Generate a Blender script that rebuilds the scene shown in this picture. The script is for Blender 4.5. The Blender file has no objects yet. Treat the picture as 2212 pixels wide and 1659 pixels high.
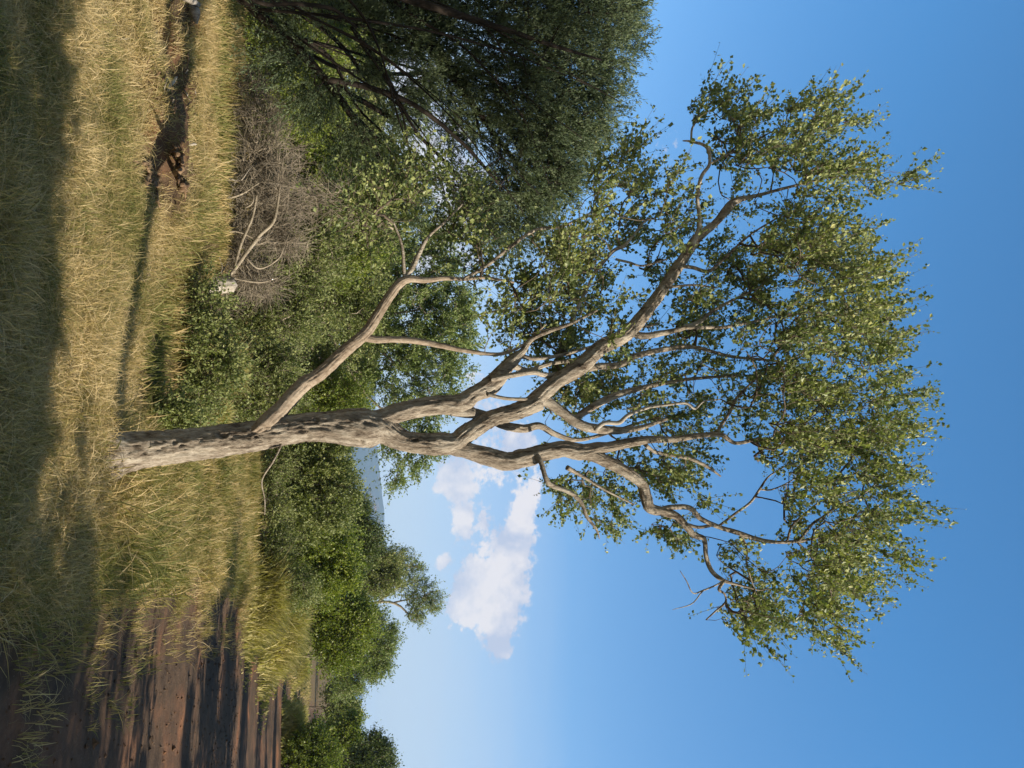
import bpy, math
import numpy as np
from mathutils import Vector

R = math.radians
rng = np.random.default_rng(7)
scn = bpy.context.scene
COL = scn.collection

# ------------------------------------------------------------------ camera
CAMH = 2.5
PITCH = R(12.5)
F = 1720.0                       # focal length in units of a 2212 wide picture
cd = bpy.data.cameras.new("camera")
cam = bpy.data.objects.new("camera", cd)
COL.objects.link(cam)
cd.sensor_width = 36.0
cd.lens = 36.0 * F / 2212.0
cd.clip_start = 0.05
cd.clip_end = 20000
fw = Vector((0, math.cos(PITCH), math.sin(PITCH)))
upv = Vector((0, -math.sin(PITCH), math.cos(PITCH)))
# the photograph is a portrait picture lying on its side: picture right = world up
from mathutils import Matrix
m = Matrix.Identity(4)
for i in range(3):
    m[i][0] = upv[i]
    m[i][1] = (-1, 0, 0)[i]
    m[i][2] = -fw[i]
m[2][3] = CAMH
cam.matrix_world = m
scn.camera = cam

# ------------------------------------------------------------------ light
SUN_EL = R(27)
SUN_AZ = R(27)                    # behind the picture's right-hand side
sdir = Vector((math.cos(SUN_EL) * math.cos(SUN_AZ), -math.cos(SUN_EL) * math.sin(SUN_AZ), math.sin(SUN_EL)))
sl = bpy.data.lights.new("sun", 'SUN')
sl.energy = 5.0
sl.angle = R(0.5)
sl.color = (1.0, 0.89, 0.72)
so = bpy.data.objects.new("sun", sl)
so.rotation_euler = sdir.to_track_quat('Z', 'Y').to_euler()
COL.objects.link(so)

scn.view_settings.view_transform = 'Standard'
scn.view_settings.look = 'None'
scn.view_settings.exposure = 0.8
scn.view_settings.gamma = 1.0
scn.cycles.max_bounces = 6
scn.cycles.diffuse_bounces = 3
scn.cycles.glossy_bounces = 2
scn.cycles.transmission_bounces = 3
scn.cycles.volume_bounces = 1
scn.cycles.transparent_max_bounces = 8

w = bpy.data.worlds.new("World")
scn.world = w
w.use_nodes = True
nt = w.node_tree
nt.nodes.clear()
def N(nt, typ, **kw):
    n = nt.nodes.new(typ)
    for k, v in kw.items():
        setattr(n, k, v)
    return n
def M(nt, op, a, b=None, c=None, clamp=False):
    n = nt.nodes.new('ShaderNodeMath'); n.operation = op; n.use_clamp = clamp
    for i, v in enumerate((a, b, c)):
        if v is None: continue
        if isinstance(v, (int, float)): n.inputs[i].default_value = v
        else: nt.links.new(v, n.inputs[i])
    return n.outputs[0]
def mixc(nt, fac, a, b, blend='MIX'):
    n = nt.nodes.new('ShaderNodeMix'); n.data_type = 'RGBA'; n.blend_type = blend; n.clamp_factor = True
    for s, v in ((n.inputs[0], fac), (n.inputs[6], a), (n.inputs[7], b)):
        if isinstance(v, (int, float)): s.default_value = v
        elif isinstance(v, tuple): s.default_value = tuple(v) + ((1,) if len(v) == 3 else ())
        else: nt.links.new(v, s)
    return n.outputs[2]
sky = N(nt, 'ShaderNodeTexSky', sky_type='NISHITA')
sky.sun_disc = False
sky.sun_elevation = SUN_EL
sky.sun_rotation = R(90) + SUN_AZ
sky.altitude = 900
sky.air_density = 1.0
sky.dust_density = 0.6
sky.ozone_density = 2.0

def Pdir(px, py):
    d = fw * F + upv * (px - 1106) + Vector((1, 0, 0)) * (py - 829.5)
    return d
def uv_of(px, py):
    d = Pdir(px, py); return d.x / d.y, d.z / d.y
tc = N(nt, 'ShaderNodeTexCoord')
sep = N(nt, 'ShaderNodeSeparateXYZ'); nt.links.new(tc.outputs['Generated'], sep.inputs[0])
yy = M(nt, 'MAXIMUM', sep.outputs[1], 0.05)
U = M(nt, 'DIVIDE', sep.outputs[0], yy)
V = M(nt, 'DIVIDE', sep.outputs[2], yy)
skm = N(nt, 'ShaderNodeMapRange'); nt.links.new(sep.outputs[2], skm.inputs[0]); skm.inputs[1].default_value = 0.0; skm.inputs[2].default_value = 0.6
skc = mixc(nt, 1.0, sky.outputs[0], mixc(nt, skm.outputs[0], (0.98, 0.95, 0.96), (0.56, 1.19, 1.46)), 'MULTIPLY')
# sky deepest ahead; milky unseen side behind, warmed to cut blue in shade
away = N(nt, 'ShaderNodeMapRange', interpolation_type='SMOOTHSTEP'); nt.links.new(sep.outputs[1], away.inputs[0])
away.inputs[1].default_value = -0.15; away.inputs[2].default_value = 0.5
skc = mixc(nt, away.outputs[0], mixc(nt, 1.0, sky.outputs[0], (1.25, 1.0, 0.72), 'MULTIPLY'), skc)
cmb = N(nt, 'ShaderNodeCombineXYZ'); nt.links.new(U, cmb.inputs[0]); nt.links.new(V, cmb.inputs[1])
def noise(nt, vec, scale, detail=6, rough=0.55, dist=0.0):
    n = N(nt, 'ShaderNodeTexNoise'); n.inputs['Scale'].default_value = scale
    n.inputs['Detail'].default_value = detail; n.inputs['Roughness'].default_value = rough
    n.inputs['Distortion'].default_value = dist
    nt.links.new(vec, n.inputs['Vector']); return n.outputs['Fac']
n1 = noise(nt, cmb.outputs[0], 42, 10, 0.6)
n2 = noise(nt, cmb.outputs[0], 12, 4, 0.5, 0.6)
# clouds low over the horizon (picture position, half sizes: height, width, weight)
clouds = [(1078, 1385, 24, 40, 1.0), (1092, 1310, 36, 50, 1.05), (1100, 1235, 36, 45, 1.05), (1112, 1170, 36, 42, 1.1),
          (1132, 1105, 22, 42, 1.0), (1150, 1068, 14, 26, .9), (1040, 1290, 36, 45, .8), (1008, 1310, 20, 40, .6),
          (1020, 1260, 26, 30, .8), (975, 1318, 24, 34, .6), (958, 1215, 15, 15, .8), (990, 1030, 32, 30, .85),
          (965, 1045, 25, 30, .5), (1008, 1120, 14, 45, .65), (1045, 1125, 10, 25, .5), (1085, 1020, 35, 30, .4),
          (1130, 955, 30, 36, .9), (1035, 1215, 45, 130, .30), (1000, 1000, 40, 90, .30), (1075, 950, 40, 60, .45), (985, 1120, 15, 60, .35), (1165, 1025, 12, 22, .4), (1040, 880, 45, 25, .45), (1010, 470, 50, 80, .9), (960, 330, 60, 90, .8),
          (930, 560, 40, 60, .6), (880, 200, 60, 120, .7), (1440, 320, 45, 60, .3), (1040, 820, 40, 22, .5)]
dens = None
for (px, py, rh, rw, wt) in clouds:
    u0, v0 = uv_of(px, py)
    u1, _ = uv_of(px, py + rw); _, v1 = uv_of(px + rh, py)
    du = M(nt, 'DIVIDE', M(nt, 'SUBTRACT', U, u0), abs(u1 - u0))
    dv = M(nt, 'DIVIDE', M(nt, 'SUBTRACT', V, v0), abs(v1 - v0))
    r2 = M(nt, 'ADD', M(nt, 'MULTIPLY', du, du), M(nt, 'MULTIPLY', dv, dv))
    g = M(nt, 'MULTIPLY', M(nt, 'POWER', 2.71828, M(nt, 'MULTIPLY', r2, -0.75)), wt)
    dens = g if dens is None else M(nt, 'ADD', dens, g)
n3 = noise(nt, cmb.outputs[0], 110, 5, 0.6)
bil = M(nt, 'ADD', M(nt, 'MULTIPLY', M(nt, 'SUBTRACT', n1, 0.5), 1.7), M(nt, 'MULTIPLY', M(nt, 'SUBTRACT', n3, 0.5), 1.3))
dn = M(nt, 'ADD', M(nt, 'MINIMUM', dens, 1.15), M(nt, 'MULTIPLY', bil, M(nt, 'MULTIPLY', dens, 3.0, clamp=True)))
mr = N(nt, 'ShaderNodeMapRange', interpolation_type='SMOOTHSTEP')
nt.links.new(dn, mr.inputs[0]); mr.inputs[1].default_value = 0.26; mr.inputs[2].default_value = 0.68
shade = N(nt, 'ShaderNodeMapRange'); nt.links.new(M(nt, 'ADD', n2, M(nt, 'MULTIPLY', n1, 0.5)), shade.inputs[0])
shade.inputs[1].default_value = 0.62; shade.inputs[2].default_value = 0.86
ccol = mixc(nt, shade.outputs[0], (3.2, 3.5, 4.4), (5.3, 5.0, 5.0))
stc = N(nt, 'ShaderNodeCombineXYZ'); nt.links.new(M(nt, 'MULTIPLY', U, 2.5), stc.inputs[0]); nt.links.new(M(nt, 'MULTIPLY', V, 16), stc.inputs[1])
st = noise(nt, stc.outputs[0], 1.6, 5, 0.55, 0.4)
veil = M(nt, 'MULTIPLY', M(nt, 'MULTIPLY', M(nt, 'SUBTRACT', st, 0.36), 2.2, clamp=True), M(nt, 'SUBTRACT', 1.0, M(nt, 'MULTIPLY', V, 2.9), clamp=True))
low = M(nt, 'SUBTRACT', 1.0, M(nt, 'MULTIPLY', V, 3.3), clamp=True)
skc = mixc(nt, M(nt, 'MULTIPLY', low, 0.9, clamp=True), skc, (3.15, 3.6, 4.5))
skc = mixc(nt, M(nt, 'MULTIPLY', veil, 0.55), skc, (3.2, 3.75, 4.6))
fin = mixc(nt, M(nt, 'MULTIPLY', mr.outputs[0], 0.88), skc, ccol)
bg = N(nt, 'ShaderNodeBackground'); bg.inputs[1].default_value = 0.10
nt.links.new(fin, bg.inputs[0])
wo = N(nt, 'ShaderNodeOutputWorld'); nt.links.new(bg.outputs[0], wo.inputs[0])

# ------------------------------------------------------------------ numpy helpers
def hash3(ix, iy, iz, s):
    h = (ix * 374761393 + iy * 668265263 + iz * 2147483647 * 3 + s * 974634777) & 0xffffffff
    h = ((h ^ (h >> 13)) * 1274126177) & 0xffffffff
    h = ((h ^ (h >> 16)) * 2246822519) & 0xffffffff
    return ((h ^ (h >> 15)) & 0xffffff) / float(0xffffff)
def vnoise(p, s=0):
    p = np.asarray(p, float)
    i = np.floor(p).astype(np.int64); f = p - i; f = f * f * (3 - 2 * f)
    out = 0
    for dx in (0, 1):
        for dy in (0, 1):
            for dz in (0, 1):
                wgt = (f[..., 0] if dx else 1 - f[..., 0]) * (f[..., 1] if dy else 1 - f[..., 1]) * (f[..., 2] if dz else 1 - f[..., 2])
                out = out + wgt * hash3(i[..., 0] + dx, i[..., 1] + dy, i[..., 2] + dz, s)
    return out * 2 - 1
def fbm(p, o=4, s=0):
    p = np.asarray(p, float); a = 1.0; t = 0; n = 0
    for k in range(o):
        t = t + a * vnoise(p * (2 ** k), s + k * 17); n += a; a *= .5
    return t / n
def nrm(v):
    return v / np.maximum(np.linalg.norm(v, axis=-1, keepdims=True), 1e-9)
def sstep(a, b, x):
    t = np.clip((x - a) / (b - a), 0, 1); return t * t * (3 - 2 * t)

cP, sP = math.cos(PITCH), math.sin(PITCH)
def P3(px, py, Y):
    """the point of depth Y seen at px, py"""
    k = Y / (F * cP - (px - 1106) * sP)
    return np.array([(py - 829.5) * k, Y, CAMH + (F * sP + (px - 1106) * cP) * k])
def proj(p):
    p = np.asarray(p, float)
    y = p[..., 1]; z = p[..., 2] - CAMH
    d = y * cP + z * sP; u = -y * sP + z * cP
    return 1106 + F * u / d, 829.5 + F * p[..., 0] / d
def scale_at(Y): return Y / F

# road: left edge as a function of Y
RY = np.array([-30, 4, 7, 9.4, 13, 19, 24, 29.8, 40, 61, 90, 140, 400.])
RX = np.array([.5, 1.6, 1.9, 2.4, 2.9, 4.4, 6.4, 9.3, 14, 23, 35.2, 56, 165.])
RW = np.array([13, 12, 12, 12, 12, 11.5, 9.5, 7.2, 5.4, 4.2, 3.5, 2.5, 2.5])
def road_d(x, y):
    """>0 inside the road: distance to the nearer edge"""
    l = np.interp(y, RY, RX); wd = np.interp(y, RY, RW)
    return np.minimum(x - l, l + wd - x)
def gh(x, y):
    x = np.asarray(x, float); y = np.asarray(y, float)
    p = np.stack([x, y, x * 0], -1)
    rd = road_d(x, y)
    h = 0.07 * fbm(p * 0.22, 3, 3) * sstep(0.5, -1.5, rd)
    h = h - 0.10 * sstep(-0.3, 1.0, rd) * np.where(y < 200, 1, 0)
    bank = sstep(10.0, 13.2, y + 0.6 * vnoise(p * 0.8, 5) + (x + 4) * 0.1 + 0.7 * vnoise(p * 1.9, 6)) * sstep(-1.5, -2.8, x + 0.4 * vnoise(p * 0.6, 9)) * sstep(34, 22, y)
    h = h + 0.36 * bank
    h = h + 0.16 * fbm(p * 1.5, 4, 11) * bank * sstep(16, 14, y)
    far = sstep(60, 400, y)
    return h + 0.6 * far * fbm(p * 0.01, 3, 2) * 0
def G(px, py):
    """ground point seen at px,py"""
    d = Pdir(px, py); t = CAMH / -d.z
    for _ in range(12):
        x, y = d.x * t, d.y * t
        t = (CAMH - float(gh(x, y))) / -d.z
    return np.array([d.x * t, d.y * t, float(gh(d.x * t, d.y * t))])

class MB:
    def __init__(s):
        s.v = []; s.q = []; s.t = []; s.a = []; s.n = 0
    def add(s, v, quads=None, tris=None, tint=0.0):
        v = np.asarray(v, np.float32).reshape(-1, 3)
        if quads is not None and len(quads): s.q.append(np.asarray(quads, np.int32).reshape(-1, 4) + s.n)
        if tris is not None and len(tris): s.t.append(np.asarray(tris, np.int32).reshape(-1, 3) + s.n)
        s.a.append(np.broadcast_to(np.asarray(tint, np.float32), (len(v),)))
        s.v.append(v); s.n += len(v)
    def build(s, name, mat, parent=None, smooth=False):
        v = np.concatenate(s.v)
        q = np.concatenate(s.q) if s.q else np.zeros((0, 4), np.int32)
        t = np.concatenate(s.t) if s.t else np.zeros((0, 3), np.int32)
        me = bpy.data.meshes.new(name)
        me.vertices.add(len(v)); me.vertices.foreach_set('co', v.ravel())
        loops = np.concatenate([q.ravel(), t.ravel()]).astype(np.int32)
        me.loops.add(len(loops)); me.loops.foreach_set('vertex_index', loops)
        nf = len(q) + len(t)
        me.polygons.add(nf)
        st = np.concatenate([np.arange(len(q)) * 4, len(q) * 4 + np.arange(len(t)) * 3]).astype(np.int32)
        me.polygons.foreach_set('loop_start', st)
        me.polygons.foreach_set('use_smooth', np.full(nf, smooth, bool))
        me.update(calc_edges=True)
        at = me.attributes.new('tint', 'FLOAT', 'POINT')
        at.data.foreach_set('value', np.concatenate(s.a).astype(np.float32))
        me.materials.append(mat)
        o = bpy.data.objects.new(name, me)
        COL.objects.link(o)
        if parent is not None:
            o.parent = parent
            o.matrix_parent_inverse = parent.matrix_basis.inverted()
        return o

def tag(o, label=None, cat=None, group=None, kind=None):
    if label: o['label'] = label
    if cat: o['category'] = cat
    if group: o['group'] = group
    if kind: o['kind'] = kind
    return o
def empty(name, loc):
    o = bpy.data.objects.new(name, None); COL.objects.link(o)
    o.location = loc; o.empty_display_size = 0.3
    return o

def frames(pts):
    t = np.gradient(pts, axis=0); t = nrm(t)
    a = np.zeros_like(pts); ref = np.array([0.31, -0.9, 0.2]) if abs(t[0][1]) < .8 else np.array([1., 0, 0])
    u = nrm(ref - t[0] * ref.dot(t[0]))
    for i in range(len(pts)):
        u = nrm(u - t[i] * u.dot(t[i])); a[i] = u
    return t, a, np.cross(t, a)
def tube(mb, pts, rad, sides=5, tint=0.0, cap=True, disp=None):
    pts = np.asarray(pts, float); rad = np.asarray(rad, float)
    n = len(pts)
    t, a, b = frames(pts)
    th = np.linspace(0, 2 * math.pi, sides, endpoint=False)
    dirs = np.cos(th)[None, :, None] * a[:, None, :] + np.sin(th)[None, :, None] * b[:, None, :]
    rr = np.repeat(rad[:, None], sides, 1)
    if disp is not None:
        rr = disp(pts, dirs, rr, th)
        if isinstance(rr, tuple):
            rr, tint = rr; tint = tint.reshape(-1)
            if cap: tint = np.concatenate([tint, [0, 0]])
    v = pts[:, None, :] + dirs * rr[..., None]
    i = np.arange(n - 1)[:, None] * sides; j = np.arange(sides)[None, :]; j2 = (j + 1) % sides
    q = np.stack([i + j, i + j2, i + sides + j2, i + sides + j], -1).reshape(-1, 4)
    v = v.reshape(-1, 3); tr = None
    if cap:
        v = np.concatenate([v, pts[-1:] + t[-1:] * rad[-1] * 0.5, pts[:1]])
        k = n * sides; base = (n - 1) * sides
        jj = np.arange(sides); j2 = (jj + 1) % sides
        tr = np.concatenate([np.stack([base + jj, base + j2, np.full(sides, k)], -1), np.stack([j2, jj, np.full(sides, k + 1)], -1)])
    mb.add(v, q, tr, tint)
def catmull(p, step):
    """p: N x k (xyz + radius...) resampled to about `step` metres"""
    p = np.asarray(p, float)
    if len(p) == 2:
        n = max(2, int(np.linalg.norm(p[1, :3] - p[0, :3]) / step) + 1)
        return p[0] + (p[1] - p[0]) * np.linspace(0, 1, n)[:, None]
    e = np.concatenate([[2 * p[0] - p[1]], p, [2 * p[-1] - p[-2]]]); out = []
    for i in range(1, len(e) - 2):
        n = max(1, int(np.linalg.norm(e[i + 1, :3] - e[i, :3]) / step))
        s = np.arange(n)[:, None] / n
        p0, p1, p2, p3 = e[i - 1], e[i], e[i + 1], e[i + 2]
        out.append(0.5 * (2 * p1 + (p2 - p0) * s + (2 * p0 - 5 * p1 + 4 * p2 - p3) * s ** 2 + (3 * p1 - p0 - 3 * p2 + p3) * s ** 3))
    out.append(p[-1:]); return np.concatenate(out)

# ------------------------------------------------------------------ materials
def newmat(name):
    mt = bpy.data.materials.new(name); mt.use_nodes = True
    t = mt.node_tree; t.nodes.clear(); return mt, t
def ramp(t, fac, stops):
    n = N(t, 'ShaderNodeValToRGB'); cr = n.color_ramp
    while len(cr.elements) > 1: cr.elements.remove(cr.elements[-1])
    cr.elements[0].position = stops[0][0]; cr.elements[0].color = tuple(stops[0][1]) + (1,)
    for p, c in stops[1:]:
        e = cr.elements.new(p); e.color = tuple(c) + (1,)
    t.links.new(fac, n.inputs[0]); return n.outputs[0]
def pos(t):
    g = N(t, 'ShaderNodeNewGeometry'); return g.outputs['Position']
def attr(t, nm):
    a = N(t, 'ShaderNodeAttribute', attribute_name=nm); return a.outputs['Fac']
def leaf_mat(name, stops, trans=0.3, gloss=0.35, rough=0.45, clump=0.9):
    mt, t = newmat(name); stops = [(p_, tuple(v_ * (0.84 if name in ('grass_blade', 'bright_leaf', 'straw_leaf') else 1.0) for v_ in c_)) for p_, c_ in stops]
    nz = noise(t, pos(t), clump, 3, 0.6)
    f = M(t, 'ADD', attr(t, 'tint'), M(t, 'MULTIPLY', M(t, 'SUBTRACT', nz, 0.5), 0.9), clamp=True)
    c = ramp(t, f, stops)
    b = N(t, 'ShaderNodeBsdfPrincipled'); t.links.new(c, b.inputs['Base Color'])
    b.inputs['Roughness'].default_value = rough; b.inputs['Specular IOR Level'].default_value = gloss
    tr = N(t, 'ShaderNodeBsdfTranslucent')
    hs = mixc(t, 1.0, c, (1.25, 1.35, 0.6), 'MULTIPLY'); t.links.new(hs, tr.inputs[0])
    mx = N(t, 'ShaderNodeMixShader'); mx.inputs[0].default_value = trans
    t.links.new(b.outputs[0], mx.inputs[1]); t.links.new(tr.outputs[0], mx.inputs[2])
    o = N(t, 'ShaderNodeOutputMaterial'); t.links.new(mx.outputs[0], o.inputs[0])
    return mt
def wood_mat(name, dark, mid, light, scale=6.0, bump=0.6, zs=0.25, bd=0.02, crev=False):
    mt, t = newmat(name); dark, mid, light = [tuple(v_ * 0.82 for v_ in c_) for c_ in (dark, mid, light)]
    mp = N(t, 'ShaderNodeMapping'); mp.inputs['Scale'].default_value = (1, 1, zs)
    t.links.new(pos(t), mp.inputs[0])
    a = noise(t, mp.outputs[0], scale, 8, 0.62, 0.4)
    b2 = noise(t, mp.outputs[0], scale * 6, 6, 0.7, 0.3)
    big = noise(t, pos(t), 1.7, 4, 0.6)
    f = M(t, 'ADD', M(t, 'MULTIPLY', a, 0.5), M(t, 'ADD', M(t, 'MULTIPLY', b2, 0.35), M(t, 'MULTIPLY', big, 0.25)))
    c = ramp(t, f, [(0.44, dark), (0.54, mid), (0.66, light)])
    if crev: c = mixc(t, attr(t, 'tint'), c, tuple(dark))
    b = N(t, 'ShaderNodeBsdfPrincipled'); t.links.new(c, b.inputs['Base Color'])
    b.inputs['Roughness'].default_value = 0.85; b.inputs['Specular IOR Level'].default_value = 0.2
    bp = N(t, 'ShaderNodeBump'); bp.inputs['Strength'].default_value = bump; bp.inputs['Distance'].default_value = bd
    hgt = M(t, 'ADD', M(t, 'MULTIPLY', a, 0.7), M(t, 'MULTIPLY', b2, 0.5))
    t.links.new(hgt, bp.inputs['Height']); t.links.new(bp.outputs[0], b.inputs['Normal'])
    o = N(t, 'ShaderNodeOutputMaterial'); t.links.new(b.outputs[0], o.inputs[0])
    return mt

MT = {}
MT['bark'] = wood_mat('bark', (0.085, 0.060, 0.042), (0.34, 0.285, 0.225), (0.60, 0.54, 0.45), 15, 1.0, 0.22, 0.045, True)
MT['bark_low'] = wood_mat('smooth_bark', (0.18, 0.135, 0.095), (0.31, 0.245, 0.185), (0.44, 0.37, 0.29), 22, 0.6, 0.6, 0.012)
MT['bark_dark'] = wood_mat('dark_bark', (0.012, 0.010, 0.008), (0.026, 0.020, 0.016), (0.055, 0.042, 0.033), 8, 0.7)
MT['twig'] = wood_mat('twig_bark', (0.06, 0.045, 0.032), (0.12, 0.095, 0.07), (0.22, 0.18, 0.14), 10, 0.2)
MT['twig_grey'] = wood_mat('dead_twig', (0.13, 0.108, 0.08), (0.30, 0.255, 0.195), (0.48, 0.42, 0.33), 9, 0.3)
MT['dead'] = wood_mat('bleached_wood', (0.16, 0.13, 0.10), (0.36, 0.32, 0.27), (0.56, 0.52, 0.46), 7, 0.9, 0.4)
MT['root'] = wood_mat('old_root', (0.05, 0.03, 0.018), (0.17, 0.105, 0.06), (0.38, 0.27, 0.17), 12, 1.0, 0.5, 0.03)
MT['leaf_main'] = leaf_mat('broad_leaf', [(0, (0.070, 0.104, 0.040)), (0.35, (0.148, 0.188, 0.068)), (0.75, (0.325, 0.350, 0.13)), (1, (0.49, 0.47, 0.19))], 0.30, 0.35, 0.48)
MT['leaf_acacia'] = leaf_mat('acacia_leaf', [(0, (0.055, 0.080, 0.046)), (0.5, (0.11, 0.15, 0.078)), (1, (0.23, 0.27, 0.14))], 0.25, 0.3, 0.5)
MT['leaf_acacia_light'] = leaf_mat('light_acacia_leaf', [(0, (0.11, 0.15, 0.055)), (0.5, (0.19, 0.25, 0.09)), (1, (0.33, 0.36, 0.15))], 0.3, 0.3, 0.5)
MT['leaf_bright'] = leaf_mat('bright_leaf', [(0, (0.095, 0.145, 0.025)), (0.5, (0.20, 0.26, 0.045)), (1, (0.42, 0.44, 0.08))], 0.35, 0.4, 0.45)
MT['leaf_mid'] = leaf_mat('green_leaf', [(0, (0.10, 0.13, 0.045)), (0.5, (0.19, 0.225, 0.080)), (1, (0.36, 0.36, 0.14))], 0.3, 0.35, 0.5)
MT['leaf_dark'] = leaf_mat('dark_leaf', [(0, (0.05, 0.075, 0.025)), (0.5, (0.10, 0.14, 0.042)), (1, (0.20, 0.24, 0.08))], 0.25, 0.35, 0.5)
MT['leaf_straw'] = leaf_mat('straw_leaf', [(0, (0.24, 0.24, 0.09)), (0.5, (0.42, 0.38, 0.16)), (1, (0.6, 0.52, 0.26))], 0.3, 0.2, 0.6)
MT['grass'] = leaf_mat('grass_blade', [(0, (0.13, 0.15, 0.04)), (0.3, (0.24, 0.235, 0.075)), (0.5, (0.36, 0.30, 0.13)), (0.75, (0.53, 0.395, 0.19)), (1, (0.66, 0.53, 0.31))], 0.3, 0.25, 0.55, 0.7)

# ground
mt, t = newmat('savanna_soil')
ps = pos(t)
a = noise(t, ps, 0.55, 6, 0.6, 0.5); b_ = noise(t, ps, 5.0, 8, 0.7); c_ = noise(t, ps, 38, 4, 0.7)
soil = ramp(t, a, [(0.38, (0.060, 0.043, 0.031)), (0.50, (0.095, 0.064, 0.042)), (0.58, (0.135, 0.078, 0.048)), (0.68, (0.25, 0.120, 0.062))])
fine = ramp(t, b_, [(0.3, (0.60, 0.60, 0.62)), (0.7, (1.3, 1.25, 1.2))])
soil = mixc(t, 0.8, soil, fine, 'MULTIPLY')
peb = ramp(t, c_, [(0.60, (0, 0, 0)), (0.70, (1, 1, 1))])
soil = mixc(t, M(t, 'MULTIPLY', peb, 0.5), soil, (0.30, 0.25, 0.18))
litter = mixc(t, b_, (0.09, 0.065, 0.032), (0.20, 0.145, 0.07))
gcol = mixc(t, attr(t, 'tint'), soil, litter)
b = N(t, 'ShaderNodeBsdfPrincipled'); t.links.new(gcol, b.inputs['Base Color']); b.inputs['Roughness'].default_value = 0.95
b.inputs['Specular IOR Level'].default_value = 0.1
bp = N(t, 'ShaderNodeBump'); bp.inputs['Strength'].default_value = 0.9; bp.inputs['Distance'].default_value = 0.03
t.links.new(M(t, 'ADD', b_, M(t, 'MULTIPLY', c_, 0.4)), bp.inputs['Height']); t.links.new(bp.outputs[0], b.inputs['Normal'])
o = N(t, 'ShaderNodeOutputMaterial'); t.links.new(b.outputs[0], o.inputs[0])
MT['soil'] = mt

mt, t = newmat('hill_slope')
f = noise(t, pos(t), 0.006, 6, 0.65); f2 = noise(t, pos(t), 0.02, 6, 0.7)
c = ramp(t, M(t, 'ADD', M(t, 'MULTIPLY', f, 0.6), M(t, 'MULTIPLY', f2, 0.4)), [(0.42, (0.02, 0.035, 0.035)), (0.56, (0.035, 0.045, 0.04)), (0.66, (0.26, 0.12, 0.08))])
b = N(t, 'ShaderNodeBsdfPrincipled'); t.links.new(c, b.inputs['Base Color']); b.inputs['Roughness'].default_value = 0.95
o = N(t, 'ShaderNodeOutputMaterial'); t.links.new(b.outputs[0], o.inputs[0])
MT['hill'] = mt

# ------------------------------------------------------------------ ground sheet
def axis(lo, hi, n, k):
    a = math.asinh(lo / k); b = math.asinh(hi / k)
    return np.sinh(np.linspace(a, b, n)) * k
gx = axis(-5500, 5500, 620, 5.5)
gy = 9 + axis(-500, 6500, 700, 4.5)
X, Y = np.meshgrid(gx, gy)
p = np.stack([X, Y, X * 0], -1)
Z = gh(X, Y)
rd = road_d(X, Y)
inroad = sstep(-0.2, 0.8, rd)
near = sstep(60, 25, Y)
# tyre and flood ruts, clods and footprints
rut = 0.012 * fbm(np.stack([(X - np.interp(Y, RY, RX)) * 2.6, Y * 0.35, X * 0], -1), 3, 21)
clod = 0.022 * fbm(p * 4.3, 4, 31) + 0.016 * np.maximum(vnoise(p * 8.0, 41), 0) ** 2
Z = Z + near * (inroad * rut + clod * (0.35 + 0.65 * inroad))
grassy = sstep(0.35, -0.5, rd + 0.9 * fbm(p * 0.9, 3, 51))
baresoil = sstep(10.6, 11.2, Y) * sstep(15.0, 14.0, Y) * sstep(-2.1, -2.6, X)
grassy = grassy * (1 - 0.95 * baresoil)
mb = MB()
ny, nx = X.shape
ii = np.arange(ny - 1)[:, None] * nx + np.arange(nx - 1)[None, :]
mb.add(np.stack([X, Y, Z], -1).reshape(-1, 3), np.stack([ii, ii + 1, ii + nx + 1, ii + nx], -1).reshape(-1, 4), None, grassy.ravel())
tag(mb.build('ground', MT['soil'], smooth=True), kind='structure')

# hills far off
def hill(name, pts, Y0, depth):
    """pts: (px, py) skyline"""
    P = np.array([P3(a, b, Y0) for a, b in pts])
    xs = np.linspace(P[0, 0], P[-1, 0], 140); zs = np.interp(xs, P[:, 0], P[:, 2])
    zs = zs + 5 * fbm(np.stack([xs * 0.012, xs * 0, xs * 0], -1), 3, 5)
    prof = np.array([0, .25, .55, .8, .93, 1, .95, .6, 0.0]); yo = np.array([-1, -.75, -.5, -.3, -.15, 0, .2, .6, 1.0]) * depth
    XX = np.repeat(xs[None], 9, 0); YY = Y0 + np.repeat(yo[:, None], 140, 1)
    ZZ = zs[None] * prof[:, None] + 9 * fbm(np.stack([XX * 0.006, YY * 0.006, XX * 0], -1), 4, 6) * (prof[:, None] < .95)
    ZZ[0] = -5; ZZ[-1] = -5
    i = np.arange(8)[:, None] * 140 + np.arange(139)[None]
    mb = MB(); mb.add(np.stack([XX, YY, ZZ], -1).reshape(-1, 3), np.stack([i, i + 1, i + 141, i + 140], -1).reshape(-1, 4))
    return mb.build(name, MT['hill'], smooth=True)
tag(hill('hills', [(730, 300), (775, 420), (800, 600), (812, 800), (810, 900), (814, 968), (822, 1040), (829, 1100), (830, 1150), (829, 1185), (815, 1215), (790, 1240), (755, 1290), (728, 1330)], 4600, 700), kind='structure')
tag(hill('distant_hill', [(728, 1400), (750, 1440), (776, 1470), (783, 1500), (781, 1520), (765, 1560), (740, 1620), (728, 1660)], 5400, 500), kind='structure')

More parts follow.
